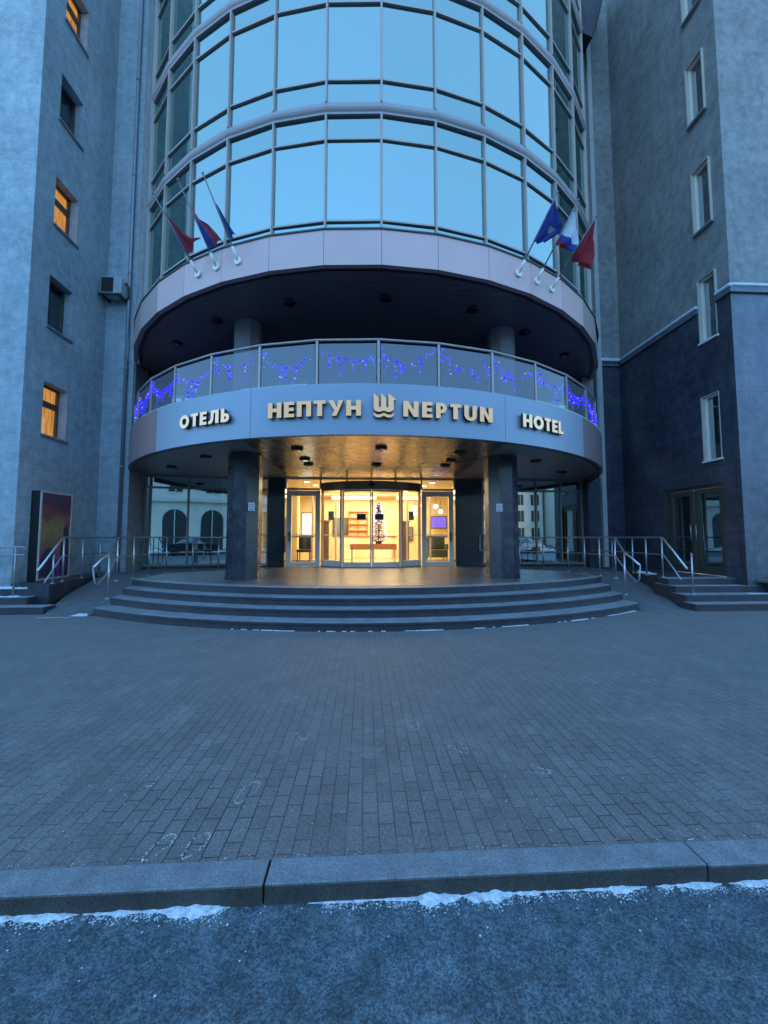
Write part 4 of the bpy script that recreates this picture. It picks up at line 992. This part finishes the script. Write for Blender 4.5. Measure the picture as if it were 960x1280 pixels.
# downlights
def downlight(x,y,z,lab,r=.13):
    d=empty('downlight',(x,y,z),lab,'downlight','unlit downlights in the soffits')
    m=MB(); m.lathe(x,y,[(r*.72,z-.052),(r*.95,z-.05),(r,z-.03),(r,z+.005)],20); m.build('bezel',M['lamp_dark'],d)
    m=MB(); m.lathe(x,y,[(r*.6,z-.058),(r*.6,z-.05)],16); m.build('lens',M['glass_dark'],d)
for x,y,lab in ((-1.67,8.35,'front left dark downlight in the bronze canopy ceiling'),(-1.67,9.45,'middle of three dark downlights at the left of the bronze canopy ceiling'),(-1.67,10.1,'rear one of three dark downlights at the left of the bronze canopy ceiling'),(.12,8.18,'dark downlight in the bronze ceiling below the gold emblem'),(.08,10.1,'rear central dark downlight in the bronze ceiling near the doors'),
  (1.88,10.1,'rear one of three dark downlights at the right of the bronze canopy ceiling'),(1.9,9.45,'middle of three dark downlights at the right of the bronze canopy ceiling'),(1.9,8.55,'front right dark downlight in the bronze canopy ceiling'),
  (-5.39,10.7,'dark downlight over the far left end of the left ramp'),(-3.95,9.3,'dark downlight in the grey soffit just left of the left pillar'),(4.0,9.4,'dark downlight in the grey soffit just right of the right pillar'),(5.5,11.0,'dark downlight over the far right end of the right ramp')):
    downlight(x,y,3.38,lab)
for x,y,lab in ((-3.63,8.9,'dark downlight above the balcony beside the left column'),(-5.04,10.03,'dark downlight at the far left of the balcony soffit'),(-1.83,8.1,'dark downlight in the balcony soffit over the left gold word'),(.19,7.85,'central dark downlight in the balcony soffit above the emblem'),(2.12,8.15,'dark downlight in the balcony soffit over the right gold word'),(3.65,9.03,'dark downlight above the balcony beside the right column'),(5.22,10.16,'dark downlight at the far right of the balcony soffit')):
    downlight(x,y,6.47,lab,.12)

# ------------------------------------------------------------------ flags
FL={
'L1':((-3.58, 7.72, 6.75),(-4.07, 6.96, 7.69),[((-4.012, 7.05, 7.578), (-4.045, 7.109, 7.631)), ((-3.945, 7.154, 7.45), (-3.915, 7.21, 7.488)), ((-3.855, 7.294, 7.278), (-3.766, 7.344, 7.352)), ((-3.778, 7.413, 7.13), (-3.632, 7.454, 7.3)), ((-3.705, 7.526, 6.991), (-3.506, 7.548, 7.414))]),
'L2':((-3.13, 7.49, 6.75),(-3.47, 6.61, 7.64),[((-3.375, 6.856, 7.391), (-3.404, 6.912, 7.485)), ((-3.336, 6.958, 7.288), (-3.27, 7.014, 7.303)), ((-3.291, 7.074, 7.171), (-3.137, 7.119, 7.288)), ((-3.252, 7.173, 7.07), (-3.023, 7.213, 7.197)), ((-3.21, 7.282, 6.96), (-2.969, 7.317, 7.154))]),
'L3':((-2.66, 7.3, 6.75),(-3.05, 6.6, 7.77),[((-2.926, 6.823, 7.444), (-2.939, 6.878, 7.538)), ((-2.881, 6.903, 7.329), (-2.834, 6.957, 7.382)), ((-2.841, 6.974, 7.225), (-2.769, 7.028, 7.275)), ((-2.802, 7.046, 7.12), (-2.717, 7.096, 7.209)), ((-2.765, 7.112, 7.024), (-2.678, 7.158, 7.167))]),
'R1':((2.83, 7.36, 6.75),(3.23, 6.56, 7.69),[((3.203, 6.615, 7.625), (3.261, 6.669, 7.673)), ((3.153, 6.714, 7.51), (3.334, 6.763, 7.526)), ((3.105, 6.809, 7.397), (3.453, 6.854, 7.355)), ((3.053, 6.914, 7.274), (3.485, 6.951, 7.292)), ((2.997, 7.026, 7.142), (3.226, 7.073, 7.169))]),
'R2':((3.3, 7.58, 6.75),(3.79, 6.87, 7.85),[((3.736, 6.948, 7.729), (3.811, 7.003, 7.756)), ((3.68, 7.029, 7.604), (3.943, 7.084, 7.469)), ((3.625, 7.109, 7.479), (3.966, 7.163, 7.303)), ((3.583, 7.17, 7.386), (3.9, 7.229, 7.136)), ((3.532, 7.244, 7.27), (3.758, 7.292, 7.279))]),
'R3':((3.73, 7.81, 6.75),(4.17, 6.92, 7.59),[((4.16, 6.941, 7.571), (4.217, 6.997, 7.589)), ((4.091, 7.079, 7.44), (4.213, 7.14, 7.328)), ((4.034, 7.195, 7.33), (4.34, 7.255, 7.089)), ((3.979, 7.307, 7.224), (4.336, 7.371, 6.888)), ((3.929, 7.407, 7.13), (4.143, 7.462, 7.048))]),
}
FC={'pole':plain('grey_blue_pole',(.17,.17,.20),.5),'red':plain('red_flag_cloth',(.36,.02,.035),.8,0,.15,6),'blue':plain('blue_flag_cloth',(.03,.045,.26),.8,0,.15,6),'navy':plain('navy_flag_cloth',(.025,.035,.15),.8,0,.15,6),'white':plain('white_flag_cloth',(.60,.62,.66),.8,0,.08,6),'dred':plain('dark_red_flag_cloth',(.22,.015,.03),.8,0,.15,6),'rose':plain('faded_red_flag_cloth',(.42,.06,.10),.8,0,.15,6)}
FD={'L1':('dark red flag on the pole nearest the left wing',['dred'],None),'L2':('blue and red flag on the middle pole of the left three',['blue','rose'],'v'),'L3':('small furled navy flag on the pole nearest the middle of the left three',['navy'],None),
    'R1':('blue flag with a pale emblem on the right poles, nearest the middle',['blue'],'e'),'R2':('white blue red striped flag on the middle pole of the right three',['white','blue','red'],'h'),'R3':('bright red flag on the pole nearest the right wing',['red'],None)}
def lerp(a,b,t): return a+(b-a)*t
for k,(b,t,pts) in FL.items():
    lab,cols,mode=FD[k]
    b=Vector(b); t=Vector(t); d=(t-b).normalized()
    f=empty('flag',b,lab,'flag','flags on poles on the upper fascia')
    m=MB(); m.tube([b-d*.02,t+d*.03],.016,8,r2=.011); m.lathe(t.x+d.x*.04,t.y+d.y*.04,[(.004,t.z+d.z*.04-.03),(.022,t.z+d.z*.04),(.004,t.z+d.z*.04+.03)],8); m.build('pole',FC['pole'],f)
    m=MB(); a=math.atan2(b.x,CY-b.y); r=Vector((math.sin(a),-math.cos(a),0))
    m.tube([b-r*.03,b+r*.025],.075,14); m.tube([b-d*.02,b+d*.24],.028,10); m.build('bracket',M['alu_white'],f)
    m=MB(); n=len(pts)-1; NU,NV=24,16
    A=[Vector(p[0]) for p in pts]; B=[Vector(p[1]) for p in pts]
    side=Vector((math.cos(a),math.sin(a),0))
    ph=random.random()*6
    def S(u,v):
        x=u*n; i=min(int(x),n-1); q=x-i
        p=lerp(A[i],A[i+1],q); e=lerp(B[i],B[i+1],q)
        c=lerp(p,e,v); L=(e-p).length
        fold=math.sin(v*9+u*3+ph)*.035*min(1,L/.2)*math.sin(min(1,v*2)*1.57)+math.sin(u*11+ph)*.012*v
        return c+r*fold+Vector((0,0,-.03*math.sin(math.pi*v)*L))
    for i in range(NU):
        for j in range(NV):
            mi=0
            if mode=='v': mi=0 if j<NV*.42 else 1
            if mode=='h': mi=0 if i<NU*.56 else (1 if i<NU*.78 else 2)
            m.add([S(i/NU,j/NV),S((i+1)/NU,j/NV),S((i+1)/NU,(j+1)/NV),S(i/NU,(j+1)/NV)],[(0,1,2,3)],True,mi)
    cl=m.build('cloth',[FC[c] for c in cols],f)
    if mode=='e':
        m=MB()
        for uu in range(7):
            for vv in range(5):
                if (uu-3)**2/10+(vv-2)**2/5>1: continue
                o=-r*-.006
                def T(p,q): return S(.52+p*.035,.38+q*.07)+r*.006
                m.add([T(uu,vv),T(uu+.85,vv),T(uu+.85,vv+.8),T(uu,vv+.8)],[(0,1,2,3)])
        m.build('emblem',plain('pale_emblem_print',(.42,.42,.45),.8),cl)

# ------------------------------------------------------------------ letters and emblem on the lower fascia
def face_mesh(name,outer,holes,mats,depth,parent,place):
    """extruded outline: material 0 on the front, 1 on the sides"""
    cu=bpy.data.curves.new(name,'CURVE'); cu.dimensions='2D'; cu.fill_mode='BOTH'; cu.extrude=depth/2; cu.bevel_depth=.0035; cu.bevel_resolution=1
    for pts in [outer]+holes:
        sp=cu.splines.new('POLY'); sp.points.add(len(pts)-1); sp.use_cyclic_u=True
        for q,p in zip(sp.points,pts): q.co=(p[0],p[1],0,1)
    ob=bpy.data.objects.new('tmp',cu); COL.objects.link(ob)
    me=bpy.data.meshes.new_from_object(ob.evaluated_get(bpy.context.evaluated_depsgraph_get()))
    bpy.data.objects.remove(ob); bpy.data.curves.remove(cu)
    me.materials.clear()
    for mt in mats: me.materials.append(mt)
    for p in me.polygons: p.material_index=0 if (p.normal.z>.5) else 1; p.use_smooth=False
    off=WL[parent.name]
    for v in me.vertices: v.co=Vector(place(v.co.x,v.co.y,v.co.z))-off
    me.name=name; o=bpy.data.objects.new(name,me); COL.objects.link(o); o.parent=parent; WL[o.name]=off.copy()
    return o
def ell(cx,cy,rx,ry,n=28,a0=0,a1=360): return [(cx+rx*math.cos(R_(a0+(a1-a0)*i/n)),cy+ry*math.sin(R_(a0+(a1-a0)*i/n))) for i in range(n+(0 if a1-a0==360 else 1))]
S_=.265
def rect(x0,x1,y0,y1): return [(x0,y0),(x1,y0),(x1,y1),(x0,y1)]
def glyph(ch):
    s=S_
    if ch=='Н' or ch=='H': w=.82; return w,[(0,0),(s,0),(s,.39),(w-s,.39),(w-s,0),(w,0),(w,1),(w-s,1),(w-s,.61),(s,.61),(s,1),(0,1)],[]
    if ch=='Е' or ch=='E': w=.60; return w,[(0,0),(w,0),(w,.2),(s,.2),(s,.40),(w-.03,.40),(w-.03,.60),(s,.60),(s,.8),(w,.8),(w,1),(0,1)],[]
    if ch=='П': w=.82; return w,[(0,0),(s,0),(s,.8),(w-s,.8),(w-s,0),(w,0),(w,1),(0,1)],[]
    if ch=='Т' or ch=='T': w=.66; c=w/2; return w,[(c-s/2,0),(c+s/2,0),(c+s/2,.8),(w,.8),(w,1),(0,1),(0,.8),(c-s/2,.8)],[]
    if ch=='У': w=.84; return w,[(.20,0),(.44,0),(w,1),(w-.27,1),(.475,.50),(.27,1),(0,1),(.345,.33)],[]
    if ch=='О' or ch=='O': w=.98; return w,ell(w/2,.5,w/2,.52,36),[ell(w/2,.5,w/2-s,.52-s*.95,32)]
    if ch=='Л': w=.84; return w,[(w-s,0),(w,0),(w,1),(.20,1),(.18,.38)]+[(.12,.24),(.0,.2),(-.02,.0),(.14,-.01),(.30,.07),(.38,.22),(.42,.8),(w-s,.8)],[]
    if ch=='Ь': 
        w=.66; o=[(0,0),(.36,0)]+ell(.36,.315,.30,.315,16,-90,90)+[(s,.63),(s,1),(0,1)]
        return w,o,[[(s,.2),(.34,.2)]+ell(.34,.315,.09,.115,8,-90,90)+[(s,.43)]]
    if ch=='P': 
        w=.64; o=[(0,0),(s,0),(s,.34),(.33,.34)]+ell(.33,.67,.31,.33,16,-90,90)+[(0,1)]
        return w,o,[[(s,.54),(.32,.54)]+ell(.32,.675,.10,.135,8,-90,90)+[(s,.81)]]
    if ch=='N': w=.86; return w,[(0,0),(s,0),(s,.58),(w-s,-.0),(w,0),(w,1),(w-s,1),(w-s,.42),(s,1),(0,1)],[]
    if ch=='U': 
        w=.80; return w,[(0,1)]+[(0,.38)]+ell(w/2,.38,w/2,.40,18,180,360)+[(w,1),(w-s,1),(w-s,.38)]+ell(w/2,.38,w/2-s,.20,12,0,-180)+[(s,1)],[]
    if ch=='L': w=.56; return w,[(0,0),(w,0),(w,.2),(s,.2),(s,1),(0,1)],[]
def sign(text,a0,a1,zb,h,fmat,label,R=RF+.055,depth=.05):
    """letters stand on studs in front of the fascia, each flat and tangent to it"""
    mid=R_((a0+a1)/2)
    root=empty('sign_lettering',(R*math.sin(mid),CY-R*math.cos(mid),zb),label,'sign lettering','letters on the lower fascia')
    XS=1.13; ws=[glyph(c)[0]*h*XS for c in text]; total=R*R_(a1-a0); gap=(total-sum(ws))/(len(text)-1); x=0
    for c,wd in zip(text,ws):
        _,o,hs=glyph(c); a=R_(a0)+(x+wd/2)/R
        ca,sa=math.cos(a),math.sin(a); bx,by=R*sa,CY-R*ca
        def place(u,v,z,ca=ca,sa=sa,bx=bx,by=by): return (bx+u*ca+z*sa,by+u*sa-z*ca,zb+v)
        sc_o=lambda P_: [(p[0]*h*XS-wd/2,p[1]*h) for p in P_]
        face_mesh('letter',sc_o(o),[sc_o(q) for q in hs],[fmat,M['letter_side']],depth,root,place)
        x+=wd+gap
    return root
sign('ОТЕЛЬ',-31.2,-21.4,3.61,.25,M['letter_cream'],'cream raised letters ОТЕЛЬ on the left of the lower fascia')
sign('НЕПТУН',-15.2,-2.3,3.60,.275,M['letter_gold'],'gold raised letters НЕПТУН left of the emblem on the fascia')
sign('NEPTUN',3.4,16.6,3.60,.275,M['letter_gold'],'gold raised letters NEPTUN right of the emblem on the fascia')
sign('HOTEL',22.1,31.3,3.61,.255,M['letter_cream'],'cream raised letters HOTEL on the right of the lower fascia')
aE=R_(.75); RE=RF+.055
em_=empty('trident_emblem',(RE*math.sin(aE),CY-RE*math.cos(aE),3.57),'gold trident crown emblem with a wavy base between the two gold names','emblem')
def placeE(u,v,z): return (RE*math.sin(aE)+u*math.cos(aE)+z*math.sin(aE),CY-RE*math.cos(aE)+u*math.sin(aE)-z*math.cos(aE),3.57+v)
q=.058
tri=[(-.20,.42),(-.20,.20)]+ell(-.105,.19,.095,.085,10,180,300)+[(0,.155)]+ell(.105,.19,.095,.085,10,240,360)+[(.20,.335),(.245,.335),(.145,.43),(.145,.20)]+ell(.105,.20,.045,.038,8,0,-180)+[(.06,.33),(.035,.33),(.035,.35),(-.035,.42),(-.035,.33),(-.055,.31),(-.06,.20)]+ell(-.105,.20,.042,.038,8,0,-180)+[(-.147,.365)]
tri=[(-.175,.43),(-.175,.19)]+ell(-.0875,.175,.0875,.075,10,170,300)+[(0,.125)]+ell(.0875,.175,.0875,.075,10,240,370)+[(.175,.32),(.215,.32),(.085,.435),(.085,.205)]+ell(.0625,.205,.0225,.028,6,0,-180)+[(.04,.345),(-.045,.43),(-.045,.205)]+ell(-.0675,.205,.0225,.028,6,0,-180)+[(-.09,.345)]
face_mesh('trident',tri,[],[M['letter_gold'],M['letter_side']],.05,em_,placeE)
wav=[(-.175,.085),(-.14,.055),(-.09,.045),(-.04,.06),(0,.085),(.04,.06),(.09,.045),(.14,.055),(.175,.085),(.175,.045),(.14,.01),(.09,.0),(.04,.012),(0,.038),(-.04,.012),(-.09,.0),(-.14,.01),(-.175,.045)]
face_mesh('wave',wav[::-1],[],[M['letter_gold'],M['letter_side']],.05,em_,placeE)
for root,a0,a1 in (): pass

# ------------------------------------------------------------------ blue fairy lights behind the balustrade glass
EB=emit('blue_fairy_light',(.010,.006,1.0),6); EB2=emit('pale_fairy_light',(.12,.10,1.0),5.5)
WIRE=plain('dark_wire',(.03,.03,.06),.5)
glab=['at the wall on the far left','second from the left wall','left of the word ОТЕЛЬ, third from the left wall','above the letters ОТЕ','above the letters ЛЬ','above the letters НЕПТ','above the letters УН left of the emblem','just right of the emblem above NE','above the letters PTUN','above the letter H and O of HOTEL','above the letters TEL','right of the word HOTEL','second from the right wall','at the wall on the far right']
sp=None
rg=random.Random(11)
for k,a in enumerate(bal_ang[:-1]):
    am_=a+4.4; side=abs(am_)>38
    g=empty('fairy_lights',P(RH-.03,am_,4.25),'blue fairy lights on balcony glass '+glab[k],'fairy lights','fairy lights along the balcony glass')
    pts=[]; bulbs=[]
    n=44 if side else 28
    sag=rg.uniform(.22,.4); z0=rg.uniform(4.78,4.98); z1=rg.uniform(4.72,4.98)
    for i in range(n):
        t=(i+.5)/n; aa=a+.4+8.0*t; z=z0+(z1-z0)*t-sag*math.sin(math.pi*t)*.6+rg.gauss(0,.02)
        pts.append(P(RH-.03,aa,z))
        if rg.random()<(.95 if side else .5): bulbs.append((aa+rg.gauss(0,.12),z+rg.gauss(0,.015)))
    drops=[]
    for q in range(12 if side else 6):
        t=rg.random(); aa=a+.5+7.8*t; z=z0+(z1-z0)*t-sag*math.sin(math.pi*t)*.6; L=rg.uniform(.1,.3); drops.append([P(RH-.03,aa,z),P(RH-.03,aa,z-L)])
        for j in range(3): bulbs.append((aa+rg.gauss(0,.10),z-L*(j+1)/3))
    if rg.random()<.85 or side:
        for j in range(5 if not side else 8): bulbs.append((a+.25+abs(rg.gauss(0,.35)),rg.uniform(4.66,5.0)))
    m=MB(); m.tube(pts,.003,4)
    for d in drops: m.tube(d,.003,4)
    m.build('wire',WIRE,g)
    for aa,z in bulbs:
        if sp is None:
            m=MB(); m.lathe(0,0,[(.004,-.018),(.016,-.007),(.016,.007),(.004,.018)],6); sp=m.build('bulb',EB); sp2=MB(); sp2.lathe(0,0,[(.003,-.012),(.011,-.004),(.011,.004),(.003,.012)],6); sp2=sp2.build('bulb',EB2)
            first=[sp,sp2]
        src=first[0] if rg.random()<.8 else first[1]
        o=copy_of(src,g); pp=Vector(P(RH-.03+rg.uniform(-.02,.02),aa,z))-WL[g.name]; o.location=pp
for s_ in first: bpy.data.objects.remove(s_)

# ------------------------------------------------------------------ the street behind, seen in the glass
M['dull_dark']=plain('dark_window_recess',(.02,.022,.025),.6)
M['ochre']=plain('ochre_plaster',(.62,.60,.52),.8,0,.15,.8); M['pale']=plain('pale_plaster',(.60,.57,.48),.8,0,.12,.8)
def house(name,label,x0,x1,yf,zt,bays,rows,mat,arch=True,ledge=None,gable=False):
    h=empty(name,((x0+x1)/2,yf,0),label,'building')
    m=MB(); m.box(x0,x1,yf-12,yf,0,zt); m.build('wall',mat,h)
    bw=(x1-x0)/bays
    for i in range(bays):
        cx=x0+bw*(i+.5)
        for (z0,z1,w_,ar) in rows:
            m=MB(); pts=[(cx-w_/2,z0),(cx+w_/2,z0)]
            if ar: pts+=[(cx+w_/2*math.cos(t),z1-w_/2+w_/2*math.sin(t)) for t in [math.pi*j/12 for j in range(13)]]
            else: pts+=[(cx+w_/2,z1),(cx-w_/2,z1)]
            n=len(pts); m.add([(x,yf+.02,z) for x,z in pts],[tuple(range(n))]); w=m.build('window',M['dull_dark'],h)
            m=MB(); m.box(cx-.04,cx+.04,yf+.024,yf+.05,z0,z1-.05); m.box(cx-w_/2,cx+w_/2,yf+.026,yf+.048,z0-.1,z0); m.build('frame',mat,w)
    m=MB()
    for z in (ledge or []): m.box(x0-.1,x1+.1,yf+.001,yf+.35,z,z+.3)
    m.box(x0-.2,x1+.2,yf-12.2,yf+.5,zt,zt+.5); m.build('cornice',M['pale'],h)
    m=MB()
    for z in (ledge or []): m.box(x0-.1,x1+.1,yf+.002,yf+.36,z+.3,z+.45)
    if gable: m.add([(x0-.3,yf+.5,zt+.5),(x1+.3,yf+.5,zt+.5),(x1+.3,yf-12.2,zt+.5),(x0-.3,yf-12.2,zt+.5),(x0-.3,yf-6,zt+4),(x1+.3,yf-6,zt+4)],[(0,1,5,4),(2,3,4,5),(0,4,3),(1,2,5)])
    else: m.box(x0-.2,x1+.2,yf-12.2,yf+.5,zt+.5,zt+.62)
    m.build('roof',M['snow'],h)
    return h
house('street_house','ochre house with arched ground floor across the street, seen in the left glass',-42,11,-20,10.5,15,[(.2,4.4,2.2,True),(6.2,8.6,1.3,False)],M['ochre'],ledge=[5.2])
house('street_house','pale gabled house far across the street, seen in the right glass',20,33,-46,10.5,5,[(1,3.2,1.2,False),(4.4,6.4,1.2,False),(7.4,9.4,1.2,False)],M['ochre'],gable=True)
house('street_house','tall pale house at the far right across the street, seen in the right glass',33.5,90,-40,14.5,17,[(1,3.4,1.3,False),(4.6,6.8,1.3,False),(7.8,10,1.3,False),(11,13,1.3,False)],M['pale'])
house('street_house','long pale house straight across the street behind the camera',-7,18,-58,9,9,[(1,3.4,1.3,False),(4.6,6.8,1.3,False)],M['pale'],gable=True)
def car(loc,rz,paint,label,snow=False):
    c=empty('parked_car',(0,0,0),label,'car','cars parked across the street')
    prof=[(-2.1,.35),(-2.15,.7),(-1.95,.92),(-1.35,.98),(-.75,1.42),(.55,1.45),(1.25,1.02),(2.0,.88),(2.15,.6),(2.1,.35)]
    m=MB(); n=len(prof)
    def yw(z): return .85 if z<1.0 else .85-.22*(z-1.0)/.45
    vs=[(x,-yw(z),z) for x,z in prof]+[(x,yw(z),z) for x,z in prof]
    m.add(vs,[tuple(range(n)),tuple(range(2*n-1,n-1,-1))]+[(i,n+i,n+(i+1)%n,(i+1)%n) for i in range(n)]); b=m.build('body',paint,c)
    for s in (-1,1):
        m=MB(); m.add([(-1.2,s*.862,1.0),(1.1,s*.862,1.0),(.5,s*.70,1.40),(-.7,s*.70,1.38)],[(0,1,2,3)]); m.build('window',M['glass_dark'],b)
        for x in (-1.3,1.3):
            m=MB(); m.lathe(0,0,[(.2,-.1),(.33,-.1),(.33,.1),(.2,.1)],20)
            m.v=[(x+v[0],s*.80+v[2],.33+v[1]) for v in m.v]; w_=m.build('wheel',M['black'],c)
        m=MB(); m.box(2.12,2.17,s*.62-.16,s*.62+.16,.6,.74,bev=.02); m.build('headlight',M['alu_white'],c)
    m=MB(); m.add([(1.22,-.78,1.03),(1.22,.78,1.03),(.6,.66,1.44),(.6,-.66,1.44)],[(0,1,2,3)]); m.build('windscreen',M['glass_dark'],b)
    if snow:
        m=MB(); m.box(-.75,.55,-.62,.62,1.45,1.53,bev=.03); m.box(1.3,2.0,-.75,.75,.97,1.03,bev=.02); m.build('snow_cap',M['snow'],c)
    c.location=loc; c.rotation_euler=(0,0,rz)
    return c
DP=plain('dark_car_paint',(.03,.035,.045),.25,.3,.03); WP=plain('white_car_paint',(.55,.57,.6),.3,0,.03)
car((-6.5,-12.6,RZ),0,DP,'dark parked car across the street, seen in the left glass')
car((-12.5,-12.7,RZ),0,WP,'snowy white parked car across the street, seen in the left glass',True)
car((15,-12.6,RZ),math.pi,WP,'snowy white parked car across the street, seen in the right glass',True)
car((21,-12.8,RZ),math.pi,DP,'dark parked car with snow on its roof, seen in the right glass',True)
m=MB()
for i in range(26):
    x=-26+i*2.1; m.lathe(x,-14.9+random.uniform(-.2,.2),[(1.2,.0),(.9,.25),(.35,.45),(.05,.5)],12)
m.build('snow_bank',M['snow'],kind='stuff')
